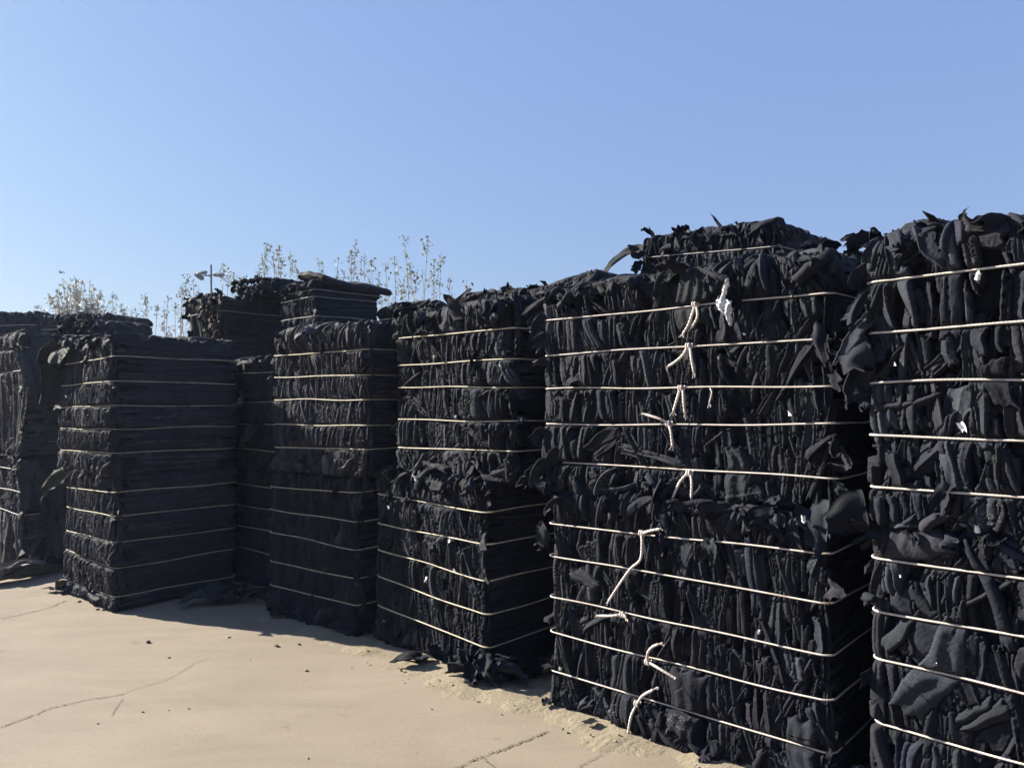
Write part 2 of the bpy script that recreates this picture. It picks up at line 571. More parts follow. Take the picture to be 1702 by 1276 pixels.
def make_bale(key, A, theta, L, D, z0, h, ropes, label, group, style=None, res=0.006, seed=1, rope_mat=None,
              rope_r=0.006, twist=False, fold=(0.022, 0.05), flaps=(6, 4, 5), light=1.0, warm=0.0, hi_ends=False,
              cat='bale', name='cloth_bale', amp=1.0, panels=0, rope_names='rope'):
    st = style or {}
    rng = np.random.default_rng(seed)
    th = R(theta)
    root = empty(name, (A[0], A[1], z0), -th)
    if z0 > 0.5:                          # upper bales never sit quite square
        root.rotation_euler = (R(rng.normal(0, 0.35)), R(rng.normal(0, 0.35)), -th)
    tagp(root, label, cat, group)
    b = Bale()
    b.root, b.A, b.th, b.L, b.D, b.z0, b.h, b.rng = root, A, th, L, D, z0, h, rng
    BALES[key] = b
    rc, rt, rb, INS = st.get('rc', 0.055), st.get('rt', 0.07), 0.045, st.get('ins', 0.28)
    # ---- perimeter samples
    C = np.array([(rc, rc), (L - rc, rc), (L - rc, D - rc), (rc, D - rc)])
    fl, fe, fb = res, (res if hi_ends else res * 1.7), 0.04
    segs = []

    def edge(a, c, nrm, length, step, f0=0.0, f1=1.0):
        n = max(2, int(length * abs(f1 - f0) / step))
        fr = np.linspace(f0, f1, n, endpoint=False)
        segs.append((np.full(n, a), np.full(n, c), fr, np.tile(nrm, (n, 1))))

    def corner(a, a0, a1, step):
        n = max(3, int(rc * 1.57 / step))
        an = np.radians(np.linspace(a0, a1, n, endpoint=False))
        segs.append((np.full(n, a), np.full(n, a), np.zeros(n), np.stack([np.cos(an), np.sin(an)], 1)))

    edge(2, 3, (0, 1.), L - 2 * rc, fb, 0.5, 1.0)
    corner(3, 90, 180, fb)
    edge(3, 0, (-1., 0), D - 2 * rc, fb if not hi_ends else fe * 2)
    corner(0, 180, 270, fl)
    edge(0, 1, (0, -1.), L - 2 * rc, fl)
    corner(1, 270, 360, fl)
    edge(1, 2, (1., 0), D - 2 * rc, fe)
    corner(2, 0, 90, fb)
    edge(2, 3, (0, 1.), L - 2 * rc, fb, 0.0, 0.5)
    ia = np.concatenate([s[0] for s in segs]); ib = np.concatenate([s[1] for s in segs])
    fr = np.concatenate([s[2] for s in segs]); nm = np.concatenate([s[3] for s in segs])
    ns = len(ia)

    def ring(ins):
        r = max(rc - ins, 0.004)
        o = ins + r
        CC = np.array([(o, o), (L - o, o), (L - o, D - o), (o, D - o)])
        return CC[ia] * (1 - fr)[:, None] + CC[ib] * fr[:, None] + nm * r

    base = ring(0.0)
    us = np.concatenate([[0], np.cumsum(np.linalg.norm(np.diff(base, axis=0), axis=1))])
    per = us[-1] + np.linalg.norm(base[0] - base[-1])
    uF = (L - 2 * rc) / 2 + 1.57 * rc + (D - 2 * rc) + 1.57 * rc / 2      # u at front-left corner
    uR = uF + L - 2 * rc + 1.57 * rc                                       # u at front-right corner
    # ---- profile samples
    prof = []
    nb = max(3, int(rb * 1.57 / res))
    for a in np.radians(np.linspace(-90, 0, nb, endpoint=False)):
        prof.append((rb - rb * math.cos(a), rb + rb * math.sin(a), math.cos(a), math.sin(a)))
    for z in np.linspace(rb, h - rt, int((h - rt - rb) / res), endpoint=False):
        prof.append((0.0, z, 1.0, 0.0))
    ntp = max(4, int(rt * 1.57 / res))
    for a in np.radians(np.linspace(0, 90, ntp, endpoint=False)):
        prof.append((rt - rt * math.cos(a), h - rt + rt * math.sin(a), math.cos(a), math.sin(a)))
    for i in np.linspace(rt, INS, max(5, int((INS - rt) / (res * 1.6)))):
        prof.append((i, h, 0.0, 1.0))
    prof = np.array(prof)
    nv = len(prof)
    vs = np.concatenate([[0], np.cumsum(np.hypot(np.diff(prof[:, 0]), np.diff(prof[:, 1])))])
    vtop = rb * 1.57 + (h - rt - rb) + rt * 1.57 / 2       # v at the top edge
    vz = lambda z: rb * 1.57 + (z - rb)
    H = np.full((ns, nv), -0.06)
    IDM = np.zeros((ns, nv), np.int32)
    TI = np.tile(pick_tint(rng) * 0.8, (ns, nv, 1))
    rzL = [r[0] - z0 for r in ropes]
    rzR = [r[1] - z0 for r in ropes]

    # ---- folded garments on the long (front) side: vertical folds packed between the ropes
    wmin, wmax = fold
    zmid = sorted([(a + c) / 2 for a, c in zip(rzL, rzR)])
    edges = [0.0] + zmid + [h]
    edges = [e for k, e in enumerate(edges) if k == 0 or e - edges[k - 1] > 0.03]
    fa, fb_ = uF - 0.05, uR + 0.03
    for k in range(len(edges) - 1):
        a, c = edges[k], edges[k + 1]
        last = k == len(edges) - 2
        bh = c - a
        wid = (wmin + wmax) / 2
        cnt = int((fb_ - fa) / (2 * wid) * 1.15)
        for _ in range(cnt):
            W = rng.uniform(wmin, wmax) * rng.choice([0.6, 1.0, 1.0, 1.35])
            Lh = bh * rng.uniform(0.3, 0.65) if rng.random() < 0.5 else bh * rng.uniform(0.65, 1.2)
            Lh = max(Lh, 0.06)
            v0 = vz((a + c) / 2) + rng.normal(0, bh * 0.16)
            if last:
                v0 += 0.04
                Lh += 0.05
            ang = rng.normal(0, 0.15) if rng.random() < 0.75 else rng.normal(0, 0.55)
            u0, bend, dd, tn = rng.uniform(fa, fb_), rng.normal(0, 0.6), -0.004 - (abs(rng.normal(0, 1.0 * W)) if rng.random() < 0.85 else rng.uniform(0.02, 0.04)) * amp, pick_tint(rng, warm * rng.random(), light)
            kd = rng.choice([0, 1, 1, 2, 3], p=[.34, .20, .26, .12, .08] if twist else [.20, .26, .26, .18, .10])
            if kd == 3:
                W, Lh, dd = W * 1.5, Lh * 0.8, dd * 0.6 - 0.002
            for g in range(rng.choice([1, 1, 2, 3])):
                strip(H, TI, IDM, us, vs, rng, u0, v0 + rng.normal(0, 0.01), Lh * rng.uniform(0.8, 1.1), W, ang, dd + rng.normal(0, 0.004),
                      rng.uniform(0.6, 1.15) * min(W, 0.03) * amp, tn * rng.uniform(0.85, 1.15), n=rng.choice([1.6, 2, 2.6, 4]),
                      skew=rng.normal(0, 0.4), bend=bend, taper=np.clip(rng.normal(0, 0.35), -0.7, 0.7), wr=rng.uniform(0.001, 0.003), kind=kd)
                u0 += W * rng.uniform(1.1, 1.7)
    for _ in range(panels):
        W = rng.uniform(0.05, 0.11)
        Lh = rng.uniform(0.09, 0.2)
        strip(H, TI, IDM, us, vs, rng, rng.uniform(fa, fb_), rng.uniform(0.05, vtop + 0.05), Lh, W, rng.normal(0, 0.25), rng.uniform(-0.02, 0.004),
              rng.uniform(0.012, 0.024), pick_tint(rng, 0, light * 1.15), n=rng.choice([3, 5, 8]), skew=rng.normal(0, 0.6),
              bend=rng.normal(0, 0.2), taper=rng.normal(0, 0.25), wr=rng.uniform(0.002, 0.004), panel=rng.choice([0, 1, 1, 2]))
    # crumples along the top edge and the bottom edge
    for _ in range(int(L / 0.018)):
        v0 = rng.choice([vtop + rng.normal(0.03, 0.05), rng.uniform(0.0, 0.1)])
        strip(H, TI, IDM, us, vs, rng, rng.uniform(fa, fb_), v0, rng.uniform(0.05, 0.13), rng.uniform(0.010, 0.030), rng.normal(0, 0.9),
              rng.uniform(-0.03, 0.015) * amp, rng.uniform(0.012, 0.03) * amp, pick_tint(rng, warm * 0.5, light), bend=rng.normal(0, 0.6), wr=0.003, kind=rng.choice([0, 1, 2, 3]))
    # ---- layers on the short ends (flat fold edges, horizontal)
    ea = st.get('end_amp', 0.45)
    for (a, c) in ((uR + 0.02, uR + D), (uF - D, uF - 0.03)):
        for _ in range(int(h / 0.035 * 14)):
            Lh = rng.uniform(0.10, 0.40)
            strip(H, TI, IDM, us, vs, rng, rng.uniform(a + Lh * 0.9, max(c - Lh * 0.9, a + Lh)), rng.uniform(0, vtop + 0.04), Lh, rng.uniform(0.006, 0.016),
                  math.pi / 2 + rng.normal(0, 0.05), rng.uniform(-0.012, 0.0) * ea * 1.6 - 0.006, rng.uniform(0.003, 0.010) * ea * 1.6,
                  pick_tint(rng, warm * 0.4, light * st.get('end_light', 1.0)), n=3, skew=rng.normal(0, 0.2), wr=0.0015)
    # ---- top
    for (a, c) in ((0, uF - 0.05), (uF, uR), (uR, per)):
        for _ in range(int((c - a) / 0.013)):
            strip(H, TI, IDM, us, vs, rng, rng.uniform(a, c), rng.uniform(vtop + 0.02, vs[-1]), rng.uniform(0.06, 0.2), rng.uniform(0.009, 0.028),
                  rng.uniform(-1.4, 1.4), rng.uniform(-0.03, 0.012), rng.uniform(0.01, 0.028), pick_tint(rng, warm * 0.5, light), bend=rng.normal(0, 0.5), wr=0.003, kind=rng.choice([0, 1, 2, 3]))
    H = np.maximum(H, -0.055)
    # a dark crease where one piece of cloth meets the next
    br = np.zeros((ns, nv), bool)
    br[1:] |= IDM[1:] != IDM[:-1]
    br[:, 1:] |= IDM[:, 1:] != IDM[:, :-1]
    onfront = ((us > uF - 0.03) & (us < uR + 0.02))[:, None]
    H = H - br * np.where(onfront, st.get('crease', 0.010), 0.0015)
    # ---- large scale unevenness and the bulge between ropes
    lf = np.zeros((ns, nv))
    for _ in range(7):
        k, l_ = rng.normal(0, 3.4), rng.normal(0, 3.4)
        lf += np.sin(us[:, None] * k + vs[None] * l_ + rng.uniform(0, 6.28))
    H = H + lf * 0.0075 * st.get('lump', 1.0)
    # small crumples over everything
    wx = us[:, None] + 0.006 * np.sin(vs[None] * 61 + 2.0 * np.sin(us[:, None] * 37))
    wy = vs[None] + 0.006 * np.sin(us[:, None] * 73 + 2.0 * np.sin(vs[None] * 41))
    cr = np.zeros((ns, nv))
    for _ in range(9):
        a_ = rng.uniform(0, 6.28)
        k_ = rng.uniform(150, 420)
        cr += np.sin(k_ * (wx * math.cos(a_) + wy * math.sin(a_)) + rng.uniform(0, 6.28) + IDM * 1.7)
    H = H + np.where(onfront, 0.0002 if twist else 0.00038, 0.00025) * cr
    blur = H.copy()
    blur[1:-1, 1:-1] = (H[1:-1, 1:-1] * 9 + H[:-2, 1:-1] + H[2:, 1:-1] + H[1:-1, :-2] + H[1:-1, 2:]) / 13
    H = 0.35 * blur + 0.65 * H
    tt = np.clip((us - uF) / (uR - uF), -0.3, 1.3)
    t2 = np.where(us > uR, 1 - np.clip((us - uR) / max(per - uR, 1e-3), 0, 1) * 0.5, np.where(us < uF, 0.5 - 0.5 * us / uF, tt))
    zz = prof[:, 1][None, :] + 0 * us[:, None]
    wall = (prof[:, 3] < 0.3)[None, :]
    HR = -0.006
    rope_z = []
    jit = [rng.normal(0, 0.004, 4) for _ in ropes]
    for k in range(len(ropes)):
        zr = rzL[k] + (rzR[k] - rzL[k]) * t2 + 0.004 * np.sin(us * 2.2 + k * 1.9) + 0.0025 * np.sin(us * 7.3 + k * 2.7) * rng.uniform(0.3, 1.2)
        rope_z.append(zr)
        dz = np.abs(zz - zr[:, None])
        w1 = np.exp(-(dz / 0.013) ** 2)
        lo = np.minimum(H, HR - 0.004)
        H = np.where(wall, H * (1 - w1) + lo * w1, H)
        H = H + np.where(wall, -0.005 * np.exp(-(dz / 0.05) ** 2), 0)
    # ---- positions
    V = np.zeros((ns, nv, 3))
    for j in range(nv):
        i_, z_, c_, s_ = prof[j]
        V[:, j, :2] = ring(i_) + nm * (c_ * H[:, j])[:, None]
        V[:, j, 2] = z_ + s_ * H[:, j]
    V[:, :, 2] = np.maximum(V[:, :, 2], 0.002)
    VV = V.reshape(-1, 3)
    Q = grid_quads(ns, nv, wrap_u=True)
    top_c, bot_c = len(VV), len(VV) + 1
    VV = np.vstack([VV, [L / 2, D / 2, h - 0.02], [L / 2, D / 2, 0.01]])
    I = np.arange(ns); I2 = (I + 1) % ns
    T = np.vstack([np.stack([I * nv + nv - 1, I2 * nv + nv - 1, np.full(ns, top_c)], 1),
                   np.stack([I2 * nv, I * nv, np.full(ns, bot_c)], 1)])
    tint = np.vstack([TI.reshape(-1, 3), TI[0, 0], TI[0, 0]])
    body = link('folded_cloth', mesh_np('folded_cloth', VV, Q, T, True, tint), CLOTH, root)
    # ---- ropes
    b.ropes = []
    for k in range(len(ropes)):
        off = HR - 0.003 + rope_r * 0.8
        pts = np.zeros((ns, 3))
        pts[:, :2] = base + nm * off
        pts[:, 2] = rope_z[k]
        seg = np.linalg.norm(np.diff(np.vstack([pts, pts[:1]]), axis=0), axis=1)
        cs = np.concatenate([[0], np.cumsum(seg)])
        step = 0.0045 if twist else 0.014
        n = int(cs[-1] / step)
        sx = np.linspace(0, cs[-1], n, endpoint=False)
        cl = np.vstack([pts, pts[:1]])
        path = np.stack([np.interp(sx, cs, cl[:, a]) for a in range(3)], 1)
        path[:, 2] += 0.0015 * np.sin(sx * 9 + k)
        Vr, Qr, Tr = tube(path, rope_r, 9 if twist else 6, True, twist=(2 * math.pi * 3 / (rope_r * 9.0)) if twist else 0)
        ro = link(rope_names, mesh_np(rope_names, Vr, Qr, Tr), rope_mat or ROPE_STRAW, root)
        b.ropes.append(ro)
    # ---- loose flaps: along the top edge, down the corners, over the face
    nt_, nc, nf = flaps
    for _ in range(nt_):
        x = rng.uniform(0.02, L - 0.02)
        o = np.array([x, rng.uniform(-0.01, 0.08), h - rng.uniform(-0.005, 0.05)])
        up = rng.uniform(0.1, 1.1) if rng.random() < 0.6 else rng.uniform(-0.6, 0.1)
        add_flap(root, rng, o, (rng.normal(0, 0.6), -rng.uniform(0.2, 0.9), up), (1, rng.normal(0, 0.5), rng.normal(0, 0.3)),
                 rng.uniform(0.05, 0.13), rng.uniform(0.03, 0.10), droop=rng.uniform(0.8, 2.2), curl=rng.normal(0, 0.25), tint=pick_tint(rng, warm * 0.5, light), taper=rng.uniform(0, 0.6))
    for _ in range(nc):
        xx = L if rng.random() < 0.6 else 0.0
        sx_ = 1 if xx > 0 else -1
        o = np.array([xx - sx_ * 0.02, rng.uniform(0.0, 0.06), rng.uniform(0.06, max(h, 0.1))])
        add_flap(root, rng, o, (sx_ * rng.uniform(0.3, 1), -rng.uniform(0.1, 0.8), rng.normal(0, 0.4)), (0, rng.normal(0, 0.4), 1),
                 rng.uniform(0.04, 0.09), rng.uniform(0.04, 0.11), droop=rng.uniform(0.6, 2.0), curl=rng.normal(0, 0.25), tint=pick_tint(rng, 0, light))
    for _ in range(nf):
        zf = rng.choice([rng.uniform(0.02, 0.1), rng.uniform(h * 0.85, h - 0.02), rng.uniform(h * 0.1, h * 0.9)])
        o = np.array([rng.uniform(0.03, L - 0.06), 0.005, zf])
        add_flap(root, rng, o, (rng.normal(0, 0.7), -rng.uniform(0.35, 0.7), rng.normal(-0.2, 0.5)), (1, rng.normal(0, 0.2), rng.normal(0, 0.5)),
                 rng.uniform(0.05, 0.11), rng.uniform(0.04, 0.09), droop=rng.uniform(1.0, 3.0), curl=rng.normal(0, 0.25), tint=pick_tint(rng, 0, light))
    return b


def on_face(b, px, py, off=0.02):
    """local point on the front plane of a bale seen at a pixel, 'off' metres proud of it"""
    d = ray(px, py)
    n = Vector((-math.sin(b.th), -math.cos(b.th), 0))
    p0 = Vector((b.A[0], b.A[1], 0)) + n * off
    o = Vector((0, 0, EYE))
    k = (p0 - o).dot(n) / d.dot(n)
    w = o + d * k
    rel = w - Vector((b.A[0], b.A[1], b.z0))
    t = Vector((math.cos(b.th), -math.sin(b.th), 0))
    return np.array([rel.dot(t), -off, rel.z])


def tail(b, k, pix, rad=0.006, mat=None, frayed=True):
    """a loose rope end hanging off the knot of rope k; pix = pixel polyline on the front plane"""
    pts = [on_face(b, x, y, o) for (x, y, o) in pix]
    path = spline(pts, 12 * len(pts))
    n = len(path)
    rad_ = np.full(n, rad)
    V, Q, T = tube(path, rad_, 9, False, twist=2 * math.pi * 3 / (rad * 9.0))
    parts = [(V, Q, T)]
    if frayed:
        e = path[-1]
        dirn = path[-1] - path[-4]
        dirn /= np.linalg.norm(dirn)
        for j in range(5):
            dd = dirn + b.rng.normal(0, 0.35, 3)
            parts.append(tube(np.array([e - dirn * 0.004, e + dd * 0.008, e + dd * 0.02 + np.array([0, 0, -0.002])]), 0.0016, 4))
    V, Q, T = join(parts)
    return link('rope_tail', mesh_np('rope_tail', V, Q, T), mat or ROPE_WHITE, b.ropes[k])


def knot(b, k, px, py, rad=0.0075, mat=None):
    c = on_face(b, px, py, 0.008)
    a = np.linspace(0, 2 * math.pi * 2.2, 40)
    path = np.stack([c[0] + (a / a[-1] - 0.5) * 0.026, c[1] + 0.011 * np.cos(a), c[2] + 0.011 * np.sin(a)], 1)
    V, Q, T = tube(path, rad * 0.75, 8)
    return link('knot', mesh_np('knot', V, Q, T), mat or ROPE_WHITE, b.ropes[k])


def default_ropes(z0, h, n=5, off=0.0):
    return [(z0 + h * (0.88 - 0.19 * i) + off,) * 2 for i in range(n)]


G_FRONT = 'roped bales along the front of the stack row'
G_BACK = 'bales in the rows behind'

# ------------------------------------------------------------------ the bales (A = front left corner, theta = turn of the front)
W_, S_ = ROPE_WHITE, ROPE_STRAW
make_bale('1L', (-3.90, 6.61), 42, 1.12, 1.02, 0.0, 1.06,
          [(.89, .926), (.722, .735), (.515, .538), (.354, .338), (.10, .118)],
          'bottom black cloth bale of the free standing left stack, standing on sunlit concrete', G_FRONT,
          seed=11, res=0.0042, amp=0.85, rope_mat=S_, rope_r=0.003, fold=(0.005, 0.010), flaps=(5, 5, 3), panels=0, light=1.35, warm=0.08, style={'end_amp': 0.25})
make_bale('1U', (-4.00, 6.68), 42, 1.22, 1.04, 1.05, 1.12,
          [(1.953, 1.986), (1.77, 1.79), (1.576, 1.603), (1.398, 1.421), (1.214, 1.23)],
          'upper black cloth bale of the free standing left stack with a wide smooth dark side', G_FRONT,
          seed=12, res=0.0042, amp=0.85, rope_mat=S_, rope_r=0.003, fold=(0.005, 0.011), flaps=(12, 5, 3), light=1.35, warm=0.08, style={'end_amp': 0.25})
make_bale('0L', (-5.51, 7.97), 42, 1.15, 1.0, 0.0, 1.12, default_ropes(0, 1.12, 3),
          'bottom grey black bale at the left edge above the pale rags', 'bales at the far left edge',
          seed=21, res=0.009, rope_mat=ROPE_GREY, rope_r=0.004, fold=(0.012, 0.03), flaps=(5, 6, 5), light=1.5, warm=0.25, style={'end_light': 1.1})
make_bale('0U', (-5.51, 7.97), 42, 1.15, 1.0, 1.11, 1.18, default_ropes(1.11, 1.18, 2),
          'upper bale at the left edge with brown ragged folds and a flat grey flank', 'bales at the far left edge',
          seed=22, res=0.009, rope_mat=ROPE_GREY, rope_r=0.004, fold=(0.012, 0.03), flaps=(8, 8, 6), light=1.5, warm=0.3, style={'end_light': 1.1})
make_bale('2L', (-2.72, 7.10), 42, 1.08, 0.8, 0.0, 1.0, default_ropes(0, 1.0, 4),
          'bottom bale in the deep shade of the recess behind the left stack', G_FRONT,
          seed=31, res=0.008, rope_mat=S_, rope_r=0.003, fold=(0.009, 0.02), flaps=(4, 6, 4))
make_bale('2U', (-2.72, 7.10), 42, 1.08, 0.8, 1.0, 1.0, [(1.88, 1.88), (1.62, 1.62), (1.42, 1.42), (1.2, 1.2)],
          'upper bale in the shaded recess with a torn plastic sheet hanging out', G_FRONT,
          seed=32, res=0.008, rope_mat=S_, rope_r=0.003, fold=(0.009, 0.02), flaps=(4, 8, 5))
make_bale('3L', (-1.91, 5.90), 40, 1.10, 1.08, 0.0, 1.10,
          [(.96, .99), (.786, .783), (.61, .595), (.388, .403), (.21, .216)],
          'bottom bale fully in the shadow cast by the left stack', G_FRONT,
          seed=41, res=0.0042, amp=0.85, rope_mat=S_, rope_r=0.0032, fold=(0.0055, 0.012), flaps=(8, 6, 4), style={'end_amp': 0.28})
make_bale('3U', (-1.86, 5.86), 40, 1.15, 1.08, 1.09, 1.05,
          [(1.97, 1.96), (1.804, 1.78), (1.628, 1.615), (1.442, 1.443), (1.27, 1.276)],
          'upper bale crossed by a slanting shadow edge, lit at its right with straw yellow ropes', G_FRONT,
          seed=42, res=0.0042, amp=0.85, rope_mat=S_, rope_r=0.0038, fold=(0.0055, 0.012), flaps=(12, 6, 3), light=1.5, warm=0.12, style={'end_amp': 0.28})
make_bale('4L', (-0.95, 5.20), 46, 1.15, 0.98, 0.0, 1.15,
          [(.985, .965), (.784, .776), (.604, .57), (.425, .378), (.236, .187)],
          'bottom bale with straw yellow ropes and white tags, loose rags at its foot', G_FRONT,
          seed=51, res=0.0042, amp=0.85, rope_mat=S_, rope_r=0.004, fold=(0.007, 0.016), flaps=(14, 8, 5), panels=2, style={'end_amp': 0.28})
make_bale('4U', (-0.79, 5.06), 43, 1.10, 0.98, 1.14, 1.06,
          [(2.03, 2.03), (1.85, 1.847), (1.70, 1.686), (1.49, 1.494), (1.31, 1.319)],
          'upper bale with five straw yellow ropes, above the bottom bale with white tags', G_FRONT,
          seed=52, res=0.0042, amp=0.85, rope_mat=S_, rope_r=0.004, fold=(0.007, 0.017), flaps=(12, 8, 5), panels=2, style={'end_amp': 0.28})
make_bale('5L', (0.17, 4.06), 42, 1.49, 1.1, 0.0, 1.13,
          [(.956, .977), (.786, .775), (.564, .573), (.384, .385), (.184, .173)],
          'bottom bale with cream twisted ropes and long loose knot ends, standing on sand', G_FRONT,
          seed=61, res=0.0036, amp=0.85, rope_mat=W_, rope_r=0.0037, twist=True, fold=(0.008, 0.019), flaps=(16, 8, 6), panels=4, style={'end_amp': 0.4})
make_bale('5U', (0.16, 4.12), 41.2, 1.55, 1.1, 1.12, 1.08,
          [(2.045, 2.028), (1.854, 1.836), (1.667, 1.647), (1.481, 1.485), (1.28, 1.26)],
          'upper bale with a shred of clear plastic film caught under its top cream rope', G_FRONT,
          seed=62, res=0.0036, amp=0.85, rope_mat=W_, rope_r=0.0037, twist=True, fold=(0.008, 0.020), flaps=(16, 8, 6), panels=5, style={'end_amp': 0.4})
make_bale('6L', (1.352, 2.915), 44, 1.45, 1.1, 0.0, 1.13,
          [(1.0, .99), (.80, .785), (.615, .59), (.376, .385), (.17, .17)],
          'bottom bale at the right edge with big trouser panels and pockets showing', G_FRONT,
          seed=171, res=0.0034, amp=0.85, rope_mat=W_, rope_r=0.0040, twist=True, fold=(0.010, 0.026), flaps=(16, 8, 5), panels=8, light=1.1, style={'end_amp': 0.4})
make_bale('6U', (1.345, 2.90), 44, 1.45, 1.1, 1.12, 1.09,
          [(2.05, 2.07), (1.857, 1.852), (1.661, 1.66), (1.464, 1.465), (1.272, 1.26)],
          'upper bale at the right edge, tallest in the picture, with thick cream ropes', G_FRONT,
          seed=72, res=0.0034, amp=0.85, rope_mat=W_, rope_r=0.0042, twist=True, fold=(0.009, 0.024), flaps=(18, 8, 5), panels=6, light=1.1, style={'end_amp': 0.4})
# upper layers behind
for kk, A_, z_, lb in (('R5L', (0.93, 5.98), 0.0, 'bottom bale of the back row in the dark gap beside the rightmost stack'),
                       ('R5U', (0.95, 6.00), 1.11, 'upper bale of the back row in the dark gap beside the rightmost stack')):
    make_bale(kk, A_, 44, 1.75, 1.0, z_, 1.12, [], lb, G_BACK, seed=90 + int(z_), res=0.012, fold=(0.015, 0.035), flaps=(2, 2, 2))
for kk, A_, z_, lb in (('R6L', (2.10, 4.35), 0.0, 'bottom bale deep behind the gap left of the rightmost stack'),
                       ('R6U', (2.12, 4.37), 1.11, 'upper bale deep behind the gap left of the rightmost stack')):
    make_bale(kk, A_, 43, 1.3, 1.0, z_, 1.12, [], lb, G_BACK, seed=93 + int(z_), res=0.012, fold=(0.015, 0.035), flaps=(2, 2, 2))
make_bale('T5', (0.995, 6.0), 44, 1.15, 0.92, 2.30, 0.60, [(2.735, 2.735), (2.53, 2.53)],
          'low bale lying on top at the right with one thin rope and cloth sticking out', G_BACK,
          seed=81, res=0.006, rope_mat=ROPE_GREY, rope_r=0.004, fold=(0.007, 0.015), flaps=(18, 6, 3), light=1.1, style={'lump': 0.4, 'rt': 0.045, 'rc': 0.04})
BALES['T5'].root.rotation_euler.y = R(3.5)
make_bale('Q', (-0.42, 6.25), 41, 1.3, 1.0, 1.3, 1.16, default_ropes(1.3, 1.16),
          'bale whose ragged top shows behind the straw roped stack', G_BACK,
          seed=82, res=0.008, rope_mat=S_, rope_r=0.005, fold=(0.009, 0.02), flaps=(22, 4, 2))
make_bale('C', (-1.25, 6.95), 41, 0.86, 1.0, 1.3, 1.16, [(2.36, 2.36), (2.16, 2.16)],
          'bale whose top shows in the dip right of the slab topped bale', G_BACK,
          seed=83, res=0.008, rope_mat=S_, rope_r=0.005, fold=(0.009, 0.02), flaps=(14, 5, 2))
make_bale('TA', (-3.42, 7.91), 42, 0.76, 1.05, 2.0, 0.70, [(2.52, 2.52)],
          'bale on top behind the left stack with a frayed sunlit brown left face', G_BACK,
          seed=84, res=0.006, rope_mat=ROPE_GREY, rope_r=0.003, fold=(0.012, 0.03), flaps=(10, 6, 16), warm=0.3, light=1.0, style={'end_amp': 0.8, 'rt': 0.12, 'lump': 2.0})
make_bale('TB', (-2.28, 7.41), 42, 0.63, 0.80, 2.08, 0.66, [(2.655, 2.655), (2.59, 2.59), (2.405, 2.405)],
          'highest bale on top at the left, capped by a thick overhanging slab of cloth', G_BACK,
          seed=85, res=0.006, rope_mat=ROPE_GREY, rope_r=0.0035, fold=(0.016, 0.035), flaps=(6, 3, 2))
make_bale('FL', (-8.4, 11.2), 8, 1.5, 1.0, 1.9, 1.06, [(2.77, 2.77), (2.5, 2.5)],
          'distant bale at the left edge of the photo, topmost of a far stack', 'distant bales at the far left',
          seed=86, res=0.012, rope_mat=ROPE_GREY, rope_r=0.005, fold=(0.03, 0.06), flaps=(12, 3, 0), light=1.2)
make_bale('FM', (-6.87, 11.0), 10, 1.15, 1.0, 1.85, 1.04, [(2.7, 2.7), (2.45, 2.45)],
          'distant bale right of the farthest left one, half hidden by loose clothes', 'distant bales at the far left',
          seed=87, res=0.012, rope_mat=ROPE_GREY, rope_r=0.005, fold=(0.03, 0.06), flaps=(10, 3, 0), light=1.2)
for kk, A_, th_, L_ in (('FL', (-8.4, 11.2), 8, 1.5), ('FM', (-6.87, 11.0), 10, 1.15)):
    for lv in (0, 1):
        make_bale(kk + str(lv), A_, th_, L_, 1.0, 0.945 * lv, 0.95, [], ('bottom ' if lv == 0 else 'middle ') + 'bale of the distant ' + ('leftmost stack' if kk == 'FL' else 'stack behind the loose clothes at the left'),
                  'distant bales at the far left', seed=140 + lv + len(kk) + int(L_ * 10), res=0.02, fold=(0.03, 0.06), flaps=(2, 1, 0), light=1.2)
make_bale('P0', (-4.75, 7.95), 36, 0.75, 0.6, 2.2, 0.22, [],
          'heap of loose dark clothes lying on top of the leftmost stack', 'loose heaps of clothes',
          seed=88, res=0.009, fold=(0.012, 0.03), flaps=(34, 6, 10), warm=0.25, cat='clothes heap', name='clothes_heap', style={'rt': 0.12, 'lump': 3.0, 'ins': 0.2})

make_bale('P1', (-2.86, 7.82), 42, 0.75, 0.6, 2.66, 0.17, [],
          'heap of loose clothes between the frayed bale and the slab capped bale', 'loose heaps of clothes',
          seed=89, res=0.008, fold=(0.012, 0.03), flaps=(16, 6, 6), cat='clothes heap', name='clothes_heap', style={'rt': 0.08, 'lump': 3.0, 'ins': 0.15})

make_bale('P2', (1.74, 4.60), 43, 0.75, 0.6, 2.2, 0.32, [],
          'loose clothes heaped in the notch between the low top bale and the rightmost stack', 'loose heaps of clothes',
          seed=95, res=0.007, fold=(0.01, 0.025), flaps=(16, 6, 6), cat='clothes heap', name='clothes_heap', style={'rt': 0.10, 'lump': 3.0, 'ins': 0.2})
make_bale('P3', (-0.12, 6.02), 41, 0.95, 0.6, 2.27, 0.20, [],
          'heap of loose clothes behind the straw roped stack, under the low top bale', 'loose heaps of clothes',
          seed=96, res=0.008, fold=(0.01, 0.025), flaps=(20, 6, 6), cat='clothes heap', name='clothes_heap', style={'rt': 0.09, 'lump': 3.0, 'ins': 0.2})

# ---- thick overhanging slab of folded cloth on the highest left bale
b = BALES['TB']
rng = np.random.default_rng(5)


